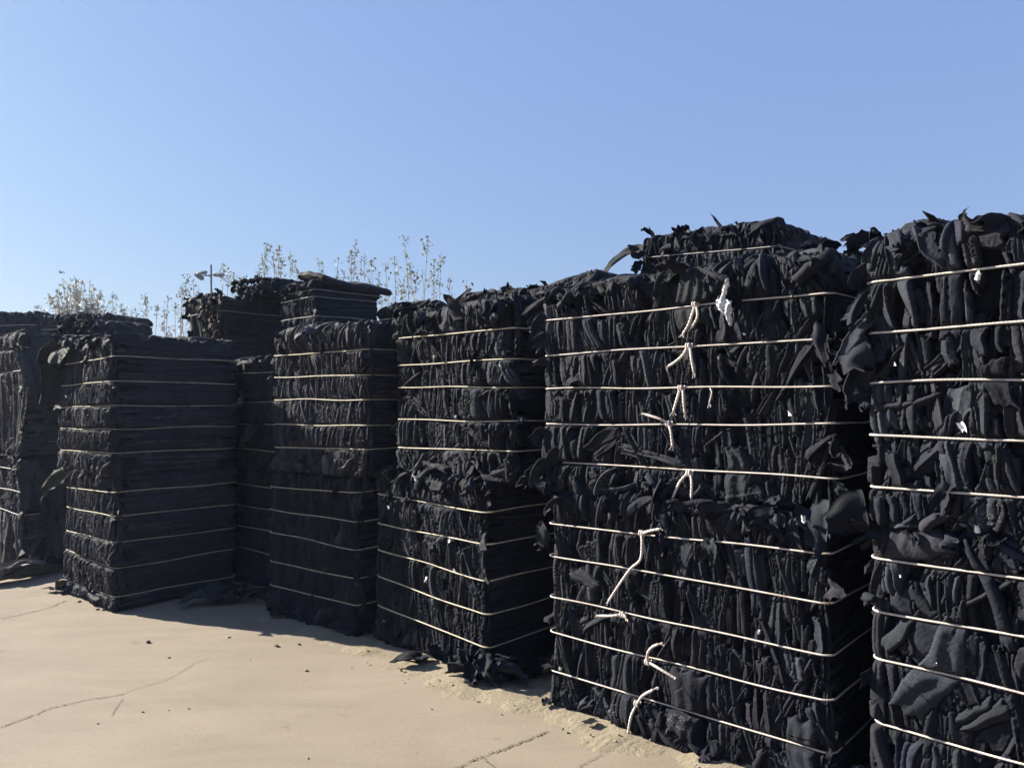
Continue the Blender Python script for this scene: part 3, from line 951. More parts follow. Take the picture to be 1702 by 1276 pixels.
def slab_mesh(L, D, t, rng, nx=46, ny=40):
    xs = np.linspace(0, L, nx); ys = np.linspace(0, D, ny)
    X, Y = np.meshgrid(xs, ys, indexing='ij')
    e = np.minimum(np.minimum(X, L - X), np.minimum(Y, D - Y))
    edge = np.sqrt(np.clip(1 - (1 - np.clip(e / 0.035, 0, 1)) ** 2, 0, 1))
    X, Y = X + 0.012 * np.sin(Y * 17 + 1) * (X > L * .9) + 0.008 * np.sin(Y * 43) * (X > L * .9), Y + 0.012 * np.sin(X * 21)
    wob = 0.012 * np.sin(X * 9 + 1) + 0.01 * np.sin(Y * 11 + X * 4) + 0.004 * np.sin(X * 40 + 3 * np.sin(Y * 12))
    Zt = t * (0.5 + 0.5 * edge) + wob
    Zb = t * (0.5 - 0.5 * edge) + wob * 0.5
    top = np.stack([X, Y, Zt], -1).reshape(-1, 3)
    bot = np.stack([X, Y, Zb], -1).reshape(-1, 3)
    q = grid_quads(nx, ny)
    o = nx * ny
    V = np.vstack([top, bot])
    return V, np.vstack([q, q[:, ::-1] + o]), []


V, Q, T = slab_mesh(0.40, 0.84, 0.075, rng)
V[:, 2] += 0.66 + 0.03 * np.clip(1 - V[:, 1] / 0.4, 0, 1) - 0.03 * V[:, 1]
V[:, 0] += 0.28
V[:, 1] += 0.03
V[:, 2] -= 0.05 * ((V[:, 0] - 0.28) / 0.4) ** 2
link('cloth_slab', mesh_np('cloth_slab', V, Q, T, True, np.array((0.02, 0.021, 0.025))), CLOTH, b.root)

# ---- knots and loose rope ends on the cream roped bales
b = BALES['5U']
for k, kx, ky, tails in (
        (0, 1157, 509, [[(1157, 510, .012), (1152, 525, .03), (1146, 542, .03), (1137, 557, .025)], [(1159, 510, .012), (1161, 528, .028), (1156, 540, .028), (1150, 548, .022)]]),
        (1, 1146, 578, [[(1144, 579, .012), (1135, 594, .03), (1122, 605, .035), (1112, 611, .03)], [(1148, 579, .012), (1150, 595, .028), (1154, 619, .02)]]),
        (2, 1133, 648, [[(1131, 649, .012), (1126, 666, .03), (1120, 686, .022)], [(1136, 649, .012), (1137, 668, .03), (1139, 688, .022)]]),
        (3, 1112, 707, [[(1112, 706, .012), (1096, 698, .03), (1071, 690, .03)], [(1112, 708, .012), (1116, 722, .03), (1118, 742, .022)]]),
        (4, 1146, 789, [[(1143, 789, .012), (1130, 804, .03), (1119, 828, .022)], [(1148, 789, .012), (1150, 808, .028), (1149, 830, .022)]])):
    knot(b, k, kx, ky)
    for t_ in tails:
        tail(b, k, t_)
tail(b, 2, [(1181, 648, .012), (1184, 656, .02), (1180, 672, .02)], rad=0.003)
b = BALES['5L']
for k, kx, ky, tails in (
        (0, 1067, 886, [[(1067, 886, .012), (1080, 882, .03), (1096, 879, .03)], [(1066, 887, .012), (1067, 905, .03), (1064, 930, .03), (1048, 945, .035), (1030, 970, .03), (1012, 998, .022)]]),
        (2, 1035, 1021, [[(1033, 1021, .012), (1018, 1023, .03), (995, 1023, .03)], [(1036, 1020, .012), (1040, 1026, .03)]]),
        (3, 1077, 1100, [[(1075, 1100, .012), (1077, 1084, .03), (1084, 1075, .03), (1094, 1070, .03)], [(1078, 1100, .012), (1098, 1112, .03), (1123, 1127, .025)]]),
        (4, 1059, 1169, [[(1059, 1169, .012), (1068, 1156, .03), (1085, 1146, .03)], [(1058, 1170, .012), (1049, 1190, .035), (1044, 1217, .03)]])):
    knot(b, k, kx, ky)
    for t_ in tails:
        tail(b, k, t_)

# ---- film shred and white tags caught in the folds
b = BALES['5U']
rng = np.random.default_rng(9)


def crumple(b, pix, widths, rng, mat, name, off=0.03):
    """creased scrap running down a pixel polyline on the front plane, with its own width at each point"""
    c = spline([on_face(b, x, y, off) for x, y in pix], 26)
    wd = np.interp(np.linspace(0, 1, 26), np.linspace(0, 1, len(widths)), widths)
    nv = 13
    rows = []
    for i in range(26):
        jag = rng.normal(0, 0.10, 2)
        for j in range(nv):
            q = 2 * j / (nv - 1) - 1
            e = q + (jag[0] if j == 0 else jag[1] if j == nv - 1 else 0)
            rows.append(c[i] + np.array([e * wd[i] / 2, -0.006 * math.sin(q * 6 + i * .5) - 0.010 * (1 - q * q) + rng.normal(0, 0.0035), rng.normal(0, 0.002)]))
    top = np.array(rows)
    bot = top + np.array([0, 0.0015, 0])
    q = grid_quads(26, nv)
    V = np.vstack([top, bot])
    return link(name, mesh_np(name, V, np.vstack([q, q[:, ::-1] + 26 * nv]), smooth=False), mat, b.root)


crumple(b, [(1212, 467), (1209, 480), (1203, 500)], (0.008, 0.020, 0.024, 0.018), rng, WHITE, 'plastic_shred', 0.05)
crumple(b, [(1200, 499), (1206, 510), (1211, 524), (1216, 545)], (0.03, 0.085, 0.07, 0.03, 0.008), rng, FILM, 'plastic_film', 0.05)


def tags(key, pts):
    b = BALES[key]
    rng = np.random.default_rng(hash(key) % 1000 if False else len(key) * 7 + int(pts[0][0]))
    for (x, y, s) in pts:
        c = on_face(b, x, y, 0.022)
        add_flap(b.root, rng, c, (rng.normal(0, 0.3), -0.35, rng.choice([-1, 1])), (1, 0, rng.normal(0, 0.4)), s * 1.5, s, name='white_tag', mat=WHITE,
                 tint=(0.7, 0.7, 0.7), droop=0.4, curl=0.3, thick=0.002, nu=5, nv=4, wav=0.004)


tags('4L', [(691, 798, .03), (750, 893, .022), (709, 958, .022), (755, 950, .014), (646, 840, .016), (640, 1036, .018)])
tags('4U', [(722, 590, .016), (757, 690, .012), (829, 605, .01)])
tags('5U', [(1314, 696, .016), (1240, 560, .008), (1195, 600, .008)])
tags('5L', [(1335, 868, .02), (930, 1112, .016), (1262, 1046, .012)])
tags('6U', [(1596, 702, .022), (1622, 465, .02), (1487, 608, .008)])
tags('6L', [(1625, 885, .02), (1496, 955, .007), (1556, 1100, .008)])
tags('1U', [(110, 660, .012), (158, 725, .012)])

# ---- particular flaps the photo shows
rng = np.random.default_rng(77)
b = BALES['T5']
add_flap(b.root, rng, (0.03, 0.0, 0.50), (-1, -0.05, 0.35), (0.1, 0.5, 0.8), 0.42, 0.09, droop=1.5, curl=0.1, taper=0.1, name='cloth_sleeve')
add_flap(b.root, rng, (0.02, 0.02, 0.44), (-0.6, -0.2, 0.9), (0.4, 0.5, -0.3), 0.13, 0.09, droop=0.1, curl=0.1)
add_flap(b.root, rng, (0.70, 0.02, 0.60), (-0.5, -0.1, 0.9), (0.8, 0.3, 0.2), 0.15, 0.03, droop=0.3, taper=0.9)
add_flap(b.root, rng, (0.12, 0.02, 0.58), (-0.5, -0.1, 0.9), (0.8, 0.3, 0.2), 0.10, 0.02, droop=0.1, taper=0.9)
b = BALES['6U']
add_flap(b.root, rng, (0.34, 0.03, 1.06), (-0.8, -0.2, 0.5), (0.5, 0.6, 0.3), 0.13, 0.045, droop=0.1, taper=0.4)
for j in range(4):
    add_flap(b.root, rng, (0.03, 0.02, 1.0 - j * 0.11), (-0.7, -0.3 - 0.1 * j, -0.2 - 0.15 * j), (0.3, 0.4 - 0.2 * j, 0.9), 0.13 + 0.03 * j, 0.05, droop=1.6, curl=0.5)
add_flap(b.root, rng, (0.02, 0.0, 0.88 - 0.2), (-0.6, -0.4, -0.2), (0.1, 0.6, 0.8), 0.12, 0.18, droop=1.2, curl=0.35)
add_flap(b.root, rng, (0.0, 0.0, 0.08), (-0.8, -0.4, -0.1), (0.1, 0.6, 0.8), 0.16, 0.15, droop=1.0, curl=0.2)
b = BALES['5U']
for j in range(5):
    add_flap(b.root, rng, (0.0 + 0.02 * j, 0.03, 1.02 - 0.05 * j), (-0.8, -0.35, 0.1), (0.4, 0.3, 0.8), 0.14, 0.08, droop=1.6, curl=0.2)
for j in range(4):
    add_flap(b.root, rng, (0.05 * j, 0.0, 0.10 + 0.03 * j), (-0.7, -0.6, -0.1), (0.6, 0.2, 0.5), 0.13, 0.10, droop=1.4, curl=0.2)
for (x, y, l, w) in ((1362, 540, .18, .06),):
    add_flap(b.root, rng, on_face(b, x, y, 0.0), (0.05, -0.25, -1), (1, 0, 0), l, w, droop=0.6, curl=-0.08, thick=0.006, taper=0.1, nu=14, name='hanging_trouser')
add_flap(b.root, rng, (1.44, 0.02, 0.03), (0.4, -0.7, -0.3), (0.7, 0.4, 0.3), 0.2, 0.14, droop=1.0)
b = BALES['4U']
for j in range(6):
    add_flap(b.root, rng, (1.0 - 0.03 * j, 0.02, 1.02), (0.3, -0.5, 0.6 - 0.15 * j), (1, 0.1, 0.2), 0.12, 0.10, droop=2.6, curl=0.2)
add_flap(b.root, rng, (0.62, 0.0, 0.97), (0.0, -0.25, 1.0), (1, 0.1, 0.0), 0.15, 0.16, droop=0.05, curl=0.05, taper=0.0, nu=7, nv=5, label='broad flat flap standing up above the top rope')
b = BALES['2U']
o = add_flap(b.root, rng, (0.42, 0.0, 0.62), (0.55, -0.6, 0.25), (0.3, 0.4, 0.9), 0.42, 0.16, droop=0.7, curl=0.3, name='plastic_sheet', mat=GREYFILM, tint=(0.5, 0.5, 0.52), thick=0.002, nu=16, nv=9, wav=0.02)
for j in range(6):
    add_flap(b.root, rng, (0.35 + 0.07 * j, 0.0, rng.uniform(0.3, 0.6)), (rng.normal(0, .4), -0.8, -0.3), (1, 0, 0.4), 0.2, 0.12, droop=1.5, tint=np.array((0.025, 0.025, 0.028)))
for kk in ('0U', '0L'):
    b = BALES[kk]
    for j in range(5):
        add_flap(b.root, rng, (b.L + 0.01, 0.06 + 0.13 * j, b.h - rng.uniform(0.0, 0.35)), (0.35, rng.normal(0, 0.1), -0.6), (0.1, 1, 0), rng.uniform(.4, .75), rng.uniform(.18, .3),
                 droop=3.0, curl=0.05, taper=0.1, nu=16, nv=9, tint=np.array((0.036, 0.037, 0.042)) * rng.uniform(.7, 1.2), name='draped_cloth', wav=0.02)
b = BALES['1U']
add_flap(b.root, rng, (0.12, 0.05, 1.02), (-0.6, -0.5, -0.35), (0.6, -0.6, 0.1), 0.55, 0.30, droop=4.0, curl=0.10, taper=0.5, nu=20, nv=10, tint=np.array((0.016, 0.0155, 0.017)), name='draped_cloth', wav=0.02)
add_flap(b.root, rng, (0.22, 0.03, 1.04), (-0.2, -0.9, 0.2), (1, 0, 0.1), 0.22, 0.30, droop=2.4, curl=-0.12, nu=14, nv=9, tint=np.array((0.015, 0.017, 0.014)), name='draped_cloth')
b = BALES['1L']
add_flap(b.root, rng, (0.05, 0.0, 1.0), (-0.9, -0.5, -0.1), (0.2, 0.3, 0.9), 0.30, 0.18, droop=0.9, curl=0.1, tint=np.array((0.02, 0.021, 0.014)), name='draped_cloth')
b = BALES['TA']
for j in range(26):
    add_flap(b.root, rng, (rng.uniform(0.35, 0.75), 0.0, rng.uniform(0.08, 0.6)), (rng.normal(0, .5), -0.6, rng.normal(-.2, .5)), (1, 0, rng.normal(0, .6)), rng.uniform(.05, .11), rng.uniform(.012, .04),
             droop=2.2, tint=np.array((0.10, 0.075, 0.06)) * rng.uniform(.4, 1.3), name='frayed_strip', nu=6, nv=4)

# ------------------------------------------------------------------ ground
def ground():
    n = 60
    me = mesh_np('ground', [(-900, -300, 0), (900, -300, 0), (900, 1500, 0), (-900, 1500, 0)], [(0, 1, 2, 3)], smooth=False)
    o = link('ground', me, CONC)
    o['kind'] = 'structure'


ground()


def sand_strip():
    pix = [(380, 1040), (450, 1055), (520, 1074), (570, 1088), (620, 1112), (700, 1150), (800, 1190), (880, 1212), (960, 1245), (1030, 1272), (1120, 1320), (1260, 1400)]
    e = spline([ground_at(x, y) for x, y in pix], 520)
    nin = np.array([math.sin(R(40)), math.cos(R(40)), 0])
    nv = 110
    t = np.linspace(0, 1, nv)
    rng = np.random.default_rng(3)
    wob = sum(np.sin(np.arange(len(e)) * k + rng.uniform(0, 6)) * a for k, a in ((0.05, .03), (0.13, .02), (0.31, .012), (0.7, .008)))
    e = e - nin * wob[:, None]
    V = e[:, None, :] + nin[None, None, :] * (t * 1.35)[None, :, None]
    prof = np.clip(t / 0.22, 0, 1)
    z = 0.014 * prof ** 0.8 + 0.010 * np.clip((t - .2) / .3, 0, 1)
    Z = np.tile(z, (len(e), 1))
    nz = np.zeros_like(Z)
    X, Y = V[..., 0], V[..., 1]
    for _ in range(26):
        k = 10 ** rng.uniform(0.6, 1.75)
        a = rng.uniform(0, 6.28)
        nz += np.sin(k * (X * math.cos(a) + Y * math.sin(a)) + rng.uniform(0, 6.28) + 1.2 * np.sin(3 * X + k * .3 * Y)) * 0.018 / k ** 0.62
    nz += rng.normal(0, 0.0018, nz.shape)
    V[..., 2] = -0.006 + (Z + nz * 0.45 * np.clip(t / 0.15, 0.25, 1)[None]) * np.clip(t / .02, 0, 1)[None] * 0.8
    me = mesh_np('dirt_strip', V.reshape(-1, 3), grid_quads(len(e), nv))
    o = link('dirt_strip', me, SAND)
    o['kind'] = 'structure'


sand_strip()


def crack(pix, w, seed, name='crack'):
    rng = np.random.default_rng(seed)
    P = spline([ground_at(x, y) for x, y in pix], 14 * len(pix))
    d = np.gradient(P, axis=0)
    n = np.stack([-d[:, 1], d[:, 0], 0 * d[:, 0]], 1)
    n /= np.linalg.norm(n, axis=1, keepdims=True)
    P = P + n * rng.normal(0, w * 0.8, (len(P), 1))
    ww = w * np.clip(rng.normal(1, 0.45, len(P)), 0.25, 2)
    ww[0] = ww[-1] = 0.0005
    A = P + n * ww[:, None] / 2
    B = P - n * ww[:, None] / 2
    A[:, 2] = B[:, 2] = 0.004
    V = np.stack([A, B], 1).reshape(-1, 3)
    o = link(name, mesh_np(name, V, grid_quads(len(P), 2), smooth=False), CRACK)
    o['kind'] = 'structure'


crack([(0, 1209), (40, 1194), (85, 1177), (140, 1164), (185, 1157), (205, 1153)], 0.007, 1)
crack([(203, 1153), (240, 1140), (275, 1130), (305, 1114), (325, 1101), (350, 1093)], 0.003, 2)
crack([(0, 1028), (40, 1020), (80, 1010), (110, 998)], 0.008, 3)
crack([(752, 1280), (800, 1258), (850, 1240), (895, 1222), (912, 1215)], 0.007, 4)
crack([(800, 1256), (812, 1268), (830, 1280)], 0.004, 5)
crack([(960, 1276), (985, 1262), (1000, 1254)], 0.004, 6)
crack([(185, 1190), (195, 1172), (205, 1160)], 0.003, 7)


# ------------------------------------------------------------------ loose rags on the ground
def rag_heap(px, py, name, label, cat, seed, n, size, tint=None, spread=0.12, mat=None, height=0.08, yoff=0.0, part='cloth_fold'):
    rng = np.random.default_rng(seed)
    g = ground_at(px, py)
    root = empty(name, (g.x, g.y + yoff, 0.0))
    tagp(root, label, cat, 'loose rags on the ground')
    for i in range(n):
        a = rng.uniform(0, 6.28)
        o = np.array([rng.normal(0, spread), rng.normal(0, spread * 0.5), 0.02 + height * rng.random()])
        V, Q, T = flap_mesh(rng, o, (math.cos(a), math.sin(a), rng.uniform(0.0, 0.7)), (-math.sin(a), math.cos(a), rng.normal(0, .5)), size * rng.uniform(.6, 1.2), size * rng.uniform(.5, .9),
                            droop=rng.uniform(0.5, 2.0), curl=rng.normal(0, 0.3), nu=12, nv=9, wav=size * 0.07, thick=0.005)
        rest = 0.02 + 0.45 * height * rng.random() * math.exp(-((o[0] / spread) ** 2 + (o[1] / spread) ** 2) * 2)
        V[:, 2] -= max(0.0, V[:, 2].min() - rest)          # settles on the heap below it
        V[:, 2] = np.where(V[:, 2] < 0.03, 0.03 + (V[:, 2] - 0.03) * 0.10, V[:, 2])
        tt = pick_tint(rng) if tint is None else np.array(tint) * rng.uniform(.6, 1.3)
        link(part, mesh_np(part, V, Q, T, True, tt), mat or CLOTH, root)
    return root


rag_heap(675, 1068, 'rag_bundle', 'rounded black cloth bundle slumped at the left foot of the straw roped stack', 'rag', 101, 11, .15, spread=.05, height=.14)
rag_heap(709, 1106, 'fallen_cloth', 'single curled black cloth lying alone on the sand', 'rag', 102, 3, .16, spread=.03, height=.06)
rag_heap(828, 1133, 'rag_heap', 'heap of torn black rags spilled on the sand in the gap between two stacks', 'rags', 103, 18, .19, spread=.09, height=.24)
rag_heap(880, 1090, 'rag_heap', 'big upright black flaps wedged in the gap behind the spilled rags', 'rags', 104, 9, .2, spread=.07, height=.3, yoff=.1)
rag_heap(908, 1172, 'fallen_cloth', 'small black cloth corner hanging on the sand under the first cream roped bale', 'rag', 105, 2, .08, spread=.02, height=.03)
rag_heap(1003, 1203, 'fallen_cloth', 'flat dark scrap of cloth on the sand below the loose rope ends', 'rag', 106, 2, .07, spread=.02, height=.02)
rag_heap(395, 1003, 'rag_heap', 'dim grey heap of rags in the shaded corner by the left stack', 'rags', 107, 12, .2, tint=(.03, .03, .033), spread=.16, height=.1)
rag_heap(470, 1022, 'rag_heap', 'dark rags along the shaded foot of the shadowed bale', 'rags', 108, 6, .12, spread=.1, height=.05)
rag_heap(1500, 1330, 'plastic_sheet', 'shiny black plastic sheet at the bottom right between two cream roped stacks', 'plastic sheet', 109, 5, .2, spread=.09, height=.10,
         mat=plain_material('black_film', (0.02, 0.022, 0.022), 0.25, 0.3, 12), part='film_fold')
PALE = (.085, .08, .078)


def ground_sheet(p0, p1, w, name, label, seed, tint):
    rng = np.random.default_rng(seed)
    a, b_ = ground_at(*p0), ground_at(*p1)
    d = b_ - a
    root = empty(name, (a.x, a.y, 0))
    tagp(root, label, 'rag', 'loose rags on the ground')
    for k in range(3):
        V, Q, T = flap_mesh(rng, (0.05 * k, 0.04 * k, 0.04 + 0.03 * k), (d.x, d.y, 0.12 * d.length), (-d.y, d.x, 0.1), d.length * (1 - .2 * k), w * (1 - .25 * k),
                            droop=0.25, curl=0.08, nu=26, nv=11, wav=0.022, thick=0.005)
        V[:, 2] = np.where(V[:, 2] < 0.02, 0.02 + (V[:, 2] - 0.02) * 0.10, V[:, 2])
        link('cloth_sheet', mesh_np('cloth_sheet', V, Q, T, True, np.array(tint) * rng.uniform(.75, 1.2)), CLOTH, root)


ground_sheet((-30, 975), (98, 948), .28, 'pale_rag', 'pale grey brown sheet lying spread on the concrete at the left edge', 110, (.15, .135, .11))
rag_heap(15, 935, 'rag_heap', 'crumpled grey rags piled against the leftmost stack', 'rags', 111, 9, .22, tint=PALE, spread=.16, height=.25, yoff=.15)
rag_heap(85, 985, 'fallen_cloth', 'thin pale strip of cloth with an upturned end by the left stack', 'rag', 112, 2, .2, tint=(.13, .12, .09), spread=.05, height=.01)
rag_heap(70, 945, 'hanging_rag', 'long slanting dark cloth leaning in the gap left of the front stack', 'rag', 113, 4, .4, tint=(.03, .03, .032), spread=.08, height=.5, yoff=.1)


# ---- crumbs and stones
def pebble(name, g, s, rng, mat, label, cat, group):
    u = np.linspace(0, np.pi, 6); v = np.linspace(0, 2 * np.pi, 8, endpoint=False)
    U, W = np.meshgrid(v, u, indexing='ij')
    r = 1 + rng.normal(0, 0.16, U.shape)
    r[:, 0] = r[0, 0]; r[:, -1] = r[0, -1]
    sx, sy, sz = s * rng.uniform(.7, 1.4), s * rng.uniform(.6, 1.1), s * rng.uniform(.3, .6)
    V = np.stack([r * np.sin(W) * np.cos(U) * sx, r * np.sin(W) * np.sin(U) * sy, r * np.cos(W) * sz + sz * .7], -1).reshape(-1, 3)
    o = link(name, mesh_np(name, V, grid_quads(8, 6, True)), mat)
    o.location = (g.x, g.y, 0.0 if g.z == 0 else g.z)
    o.rotation_euler = (0, 0, rng.uniform(0, 6.28))
    tagp(o, label, cat, group)
    return o


rng = np.random.default_rng(55)
named = [(246, 1068, .03, 'flat dark clod alone on the smooth concrete left of centre'),
         (162, 1013, .022, 'dark flat crumb near the corner of the left stack'),
         (172, 1014, .028, 'longest dark crumb right at the corner of the left stack'),
         (132, 1000, .022, 'upright dark crumb left of the front stack corner'),
         (380, 1059, .016, 'pale chip just outside the tip of the shadow'),
         (460, 1074, .026, 'buff flat clod at the edge of the loose dirt'),
         (497, 1071, .018, 'dark crumb on the loose dirt near the shadow tip'),
         (509, 1115, .018, 'white chip on the concrete beside the loose dirt'),
         (1272, 0, 0, '')]
for x, y, s, lb in named[:-1]:
    white = 'white' in lb or 'pale' in lb
    pebble('stone' if white else 'dirt_clod', ground_at(x, y), s * 0.65, rng, STONE if white else DARKSTONE, lb, 'stone' if white else 'clod', None)
for i in range(11):
    x = rng.uniform(150, 900); y = rng.uniform(1075, 1265)
    pebble('stone', ground_at(x, y), rng.uniform(.004, .008), rng, DARKSTONE if rng.random() < .6 else STONE, 'tiny crumb scattered on the open concrete', 'stone', 'tiny crumbs on the open concrete')
for i in range(38):
    k = rng.random()
    x = 500 + 700 * k + rng.normal(0, 18)
    y = 1072 + 200 * k + rng.normal(0, 14)
    g = ground_at(x, y)
    g.z = 0.012
    pebble('stone', g, rng.uniform(.003, .009), rng, STONE if rng.random() < .6 else DARKSTONE, 'small stone on the strip of loose sandy dirt', 'stone', 'small stones on the dirt strip')

# ------------------------------------------------------------------ saplings beyond the stacks
def sapling(px, py, y, label, group, seed, leaf, lean=0.0, bushy=1.0, name='sapling'):
    rng = np.random.default_rng(seed)
    top = at(px, py, y)
    Ht = top.z
    bx = top.x - lean * Ht * 0.12
    root = empty(name, (bx, y, 0))
    tagp(root, label, 'sapling', group)
    zs = np.linspace(0, 1, 16)
    wob = rng.uniform(0, 6.28, 2)
    stem = np.stack([(top.x - bx) * zs ** 1.6 + 0.05 * np.sin(zs * 5 + wob[0]) * zs * (1 - zs), 0.07 * np.sin(zs * 4 + wob[1]) * zs, Ht * zs], 1)
    parts = [tube(stem, np.linspace(0.022, 0.005, 16), 5)]
    leaves = []

    def lf(c, s):
        a = rng.normal(0, 1, 3); a /= np.linalg.norm(a)
        b_ = np.cross(a, rng.normal(0, 1, 3)); b_ /= np.linalg.norm(b_) + 1e-9
        leaves.append([c - a * s, c + b_ * s * .55, c + a * s, c - b_ * s * .55])

    nb = int(rng.integers(6, 11) * bushy)
    for k in range(nb):
        f = rng.uniform(0.45, 0.95)
        i = f * 15
        p = stem[int(i)] * (1 - i % 1) + stem[min(15, int(i) + 1)] * (i % 1)
        an = rng.uniform(0, 6.28)
        ln = rng.uniform(0.25, 0.75) * (1.25 - f) * 1.5
        dirn = np.array([math.cos(an) * 0.36, math.sin(an) * 0.36, 1.0])
        q = np.array([p, p + dirn * ln * .5 + np.array([math.cos(an), math.sin(an), 0]) * .05, p + dirn * ln])
        br = spline(q, 6)
        parts.append(tube(br, np.linspace(0.006, 0.0025, 6), 4))
        for m in range(int(rng.integers(5, 13))):
            t_ = rng.uniform(0.3, 1.0)
            lf(br[int(t_ * 5)] + rng.normal(0, 0.045, 3), rng.uniform(0.022, 0.05))
    for m in range(int(rng.integers(14, 26))):
        f = 1 - abs(rng.normal(0, 0.05))
        lf(np.array([np.interp(f, zs, stem[:, a]) for a in range(3)]) + rng.normal(0, 0.045, 3), rng.uniform(0.025, 0.055))
    V, Q, T = join(parts)
    link('stem', mesh_np('stem', V, Q, T), STEM, root)
    LV = np.array(leaves).reshape(-1, 3)
    link('leaves', mesh_np('leaves', LV, np.arange(len(LV)).reshape(-1, 4), smooth=False), leaf, root)
    return root


sid = 200
clusters = [
    ('tall thin sapling with yellow green tufts right of the highest left bale', 'saplings right of the highest left bale', 17, LEAF_A,
     [(655, 425), (672, 392), (681, 440), (693, 452), (712, 395), (733, 420), (721, 432), (746, 462), (701, 447), (664, 470)]),
    ('sapling with brownish leaf tufts above the overhanging cloth slab', 'saplings above the cloth slab', 18, LEAF_B,
     [(563, 428), (592, 400), (584, 420), (606, 420), (618, 432), (640, 436), (628, 450), (572, 448)]),
    ('leafy sapling above the middle of the top left bales', 'saplings above the top left bales', 18, LEAF_A,
     [(444, 404), (466, 407), (483, 417), (453, 416), (436, 424), (491, 432), (470, 428), (430, 445)]),
    ('sapling just right of the street lamp', 'saplings beside the lamp, right', 20, LEAF_A,
     [(371, 436), (378, 443), (389, 455), (401, 460), (383, 465), (408, 458)]),
    ('sapling just left of the street lamp', 'saplings beside the lamp, left', 20, LEAF_B,
     [(309, 458), (303, 472), (323, 463), (331, 480), (315, 480)]),
    ('short pale sapling low above the left stack', 'short saplings above the left stack', 22, LEAF_B,
     [(240, 489), (247, 492), (281, 490), (262, 505), (291, 502), (225, 510), (272, 510), (300, 515), (210, 512)]),
]
for lb, gr, dist, lfm, tops in clusters:
    for i, (x, y) in enumerate(tops):
        sid += 1
        sapling(x, y, dist + (sid * 7 % 5) * 0.5, lb, gr, sid, lfm if sid % 4 else LEAF_C, lean=((sid * 13) % 7 - 3) / 5)
sapling(531, 432, 18.5, 'lone sapling tip poking up left of the overhanging cloth slab', None, 301, LEAF_B, bushy=.5)
sapling(780, 474, 12.0, 'small drooping plant tip above the dip between two stacks', None, 302, LEAF_C, lean=1.5, bushy=.7)
for i, (x, y) in enumerate([(186, 487), (193, 492), (170, 505), (205, 512), (217, 512), (200, 505)]):
    sapling(x, y, 26 + i * .4, 'faint sapling beside the wide pale bush', 'faint saplings beside the pale bush', 320 + i, LEAF_B, bushy=1.0)
sapling(83, 488, 27, 'lone faint sapling left of the wide pale bush', None, 330, LEAF_B)


def bush():
    rng = np.random.default_rng(400)
    y = 27.0
    base = at(130, 540, y)
    root = empty('bush', (base.x, y, 0))
    tagp(root, 'wide pale fan shaped bush above the left stacks', 'bush')
    parts, leaves = [], []
    for k in range(60):
        t = at(rng.uniform(92, 172), 0, y).x - base.x
        tipx = t
        c = 1 - (tipx / 0.95) ** 2 * 0.35
        zt = 1.6 + (674 - 458) / 1260 * y * c * rng.uniform(0.72, 1.02)
        st = spline(np.array([[tipx * .15, rng.normal(0, .2), 0], [tipx * .4, rng.normal(0, .2), zt * .5], [tipx, rng.normal(0, .5), zt]]), 10)
        parts.append(tube(st, np.linspace(.028, .010, 10), 4))
        for m in range(46):
            f = rng.uniform(0.55, 1.0)
            c_ = np.array([np.interp(f, np.linspace(0, 1, 10), st[:, a]) for a in range(3)]) + rng.normal(0, .07, 3)
            s = rng.uniform(.045, .10)
            a = rng.normal(0, 1, 3); a /= np.linalg.norm(a)
            b_ = np.cross(a, rng.normal(0, 1, 3)); b_ /= np.linalg.norm(b_)
            leaves.append([c_ - a * s, c_ + b_ * s * .5, c_ + a * s, c_ - b_ * s * .5])
    V, Q, T = join(parts)
    link('stem', mesh_np('stem', V, Q, T), STEM, root)
    LV = np.array(leaves).reshape(-1, 3)
    link('leaves', mesh_np('leaves', LV, np.arange(len(LV)).reshape(-1, 4), smooth=False), LEAF_HAZED, root)


bush()


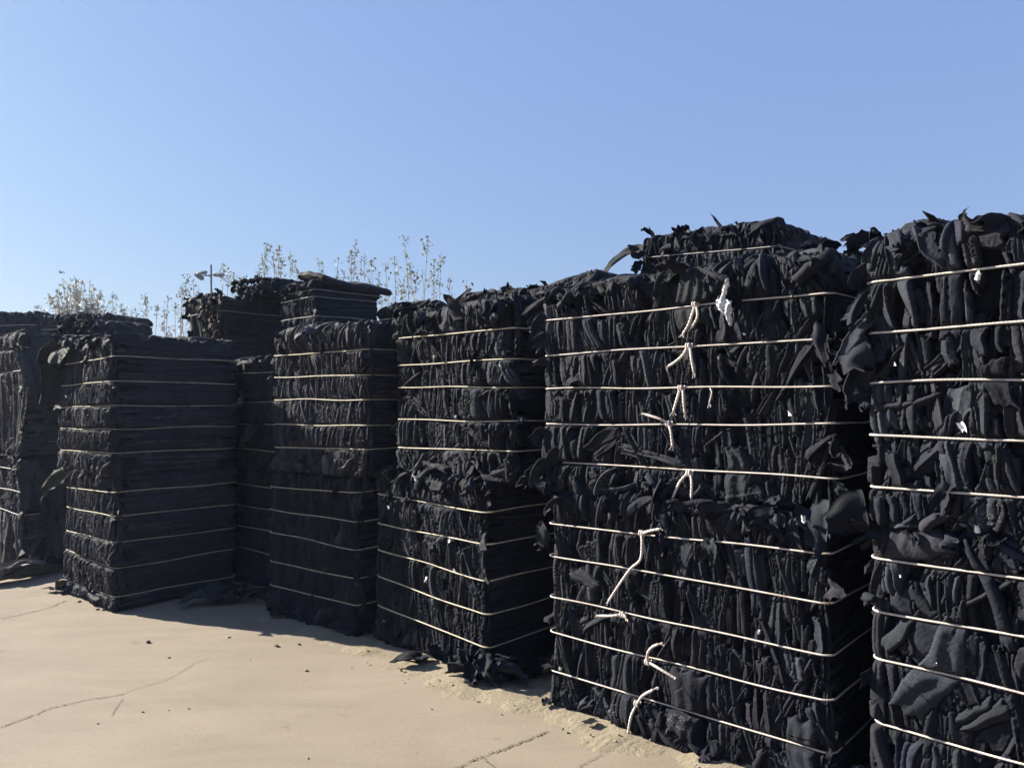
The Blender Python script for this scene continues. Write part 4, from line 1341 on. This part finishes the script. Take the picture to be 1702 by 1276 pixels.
# ------------------------------------------------------------------ street lamp
def lamp():
    y = 40.0
    top = at(351, 440, y)
    root = empty('street_lamp', (top.x, y, 0))
    tagp(root, 'grey street lamp with three lamp heads far behind the bales', 'street lamp')
    pole = np.array([[0, 0, 0], [0.01, 0, top.z * .5], [0, 0, top.z]])
    V, Q, T = tube(spline(pole, 12), np.linspace(.11, .045, 12), 10)
    link('pole', mesh_np('pole', V, Q, T), METAL, root)
    zc = at(351, 457, y).z
    arm = join([tube(np.array([[-.75, .1, zc - .05], [-.2, .03, zc - .02], [0, 0, zc], [.25, 0, zc - .02], [.45, 0, zc - .03]]), .03, 6),
                tube(np.array([[0, 0, zc - .1], [-.2, -.1, zc - .02], [-.35, -.2, zc + .05]]), .028, 6)])
    link('arm', mesh_np('arm', *arm), METAL, root)
    for (dx, dy, dz, tilt) in ((-.68, .1, -.05, R(38)), (-.42, -.2, .08, R(-6)), (.42, 0, 0, R(6))):
        rot = Matrix.Rotation(tilt, 4, 'Y') @ Matrix.Rotation(R(40), 4, 'X')
        # housing: bevelled lens-shaped casing
        a = np.linspace(0, 2 * np.pi, 20, endpoint=False)
        sup = lambda v: np.sign(v) * np.abs(v) ** .6
        ringp = np.stack([sup(np.cos(a)) * .29, sup(np.sin(a)) * .15], 1)
        lay = []
        for (s, z) in ((.75, .06), (1.0, .02), (1.0, -.03), (.86, -.05)):
            lay.append(np.column_stack([ringp * s, np.full(20, z)]))
        V = np.concatenate(lay)
        Q = []
        for l_ in range(3):
            for j in range(20):
                Q.append((l_ * 20 + j, l_ * 20 + (j + 1) % 20, (l_ + 1) * 20 + (j + 1) % 20, (l_ + 1) * 20 + j))
        V = np.vstack([V, [0, 0, .065], [0, 0, -.05]])
        T = [(80, (j + 1) % 20, j) for j in range(20)] + [(81, 60 + j, 60 + (j + 1) % 20) for j in range(20)]
        V = V @ np.array(rot.to_3x3()).T + np.array([dx, dy, zc + dz])
        h_ = link('lamp_head', mesh_np('lamp_head', V, Q, T, False), METAL, root)
        P = boxpart((0, 0, 0), (.42, .2, .012))
        Vb = (P[0] + np.array([0, 0, -.057])) @ np.array(rot.to_3x3()).T + np.array([dx, dy, zc + dz])
        link('lens', mesh_np('lens', Vb, P[1], None, False), LAMPGLASS, h_)


lamp()


# ------------------------------------------------------------------ bird
def bird():
    c = at(102, 453, 60)
    root = empty('bird', c)
    tagp(root, 'tiny dark bird gliding in the sky above the pale bush', 'bird')
    xs = np.linspace(-.22, .22, 9)
    rad = np.array([.008, .03, .05, .06, .058, .05, .04, .03, .008])
    V, Q, T = tube(np.stack([xs, 0 * xs, 0.01 * np.sin(xs * 6)], 1), rad, 8)
    link('body', mesh_np('body', V, Q, T), BIRD, root)
    for s in (-1, 1):
        P = []
        for k, (sy, ch, z) in enumerate(((0.03, .16, .02), (.2, .15, .09), (.38, .1, .08), (.52, .02, .04))):
            P += [(-ch / 2, s * sy, z + .006), (ch / 2 + .02, s * sy, z), (-ch / 2, s * sy, z - .006)]
        Q = []
        for k in range(3):
            for j in range(3):
                Q.append((k * 3 + j, k * 3 + (j + 1) % 3, (k + 1) * 3 + (j + 1) % 3, (k + 1) * 3 + j))
        link('wing', mesh_np('wing', P, Q), BIRD, root)


bird()


# ------------------------------------------------------------------ thin autumn haze in the air, also added to lift shade like lens veil
def haze():
    V, Q, T = boxpart((0, 420, 5.0), (2000, 1000, 12.0))
    V[:, 2] = np.where(V[:, 2] < 5, -1.0, 11.0)
    m = bpy.data.materials.new('thin_haze')
    m.use_nodes = True
    t = m.node_tree
    t.nodes.clear()
    out = t.nodes.new('ShaderNodeOutputMaterial')
    pv = t.nodes.new('ShaderNodeVolumePrincipled')
    pv.inputs['Color'].default_value = (0.55, 0.70, 1.0, 1)
    pv.inputs['Density'].default_value = 0.00075
    pv.inputs['Anisotropy'].default_value = 0.45
    t.links.new(pv.outputs[0], out.inputs['Volume'])
    o = link('haze', mesh_np('haze', V, Q, None, False), m)
    o['kind'] = 'stuff'


haze()
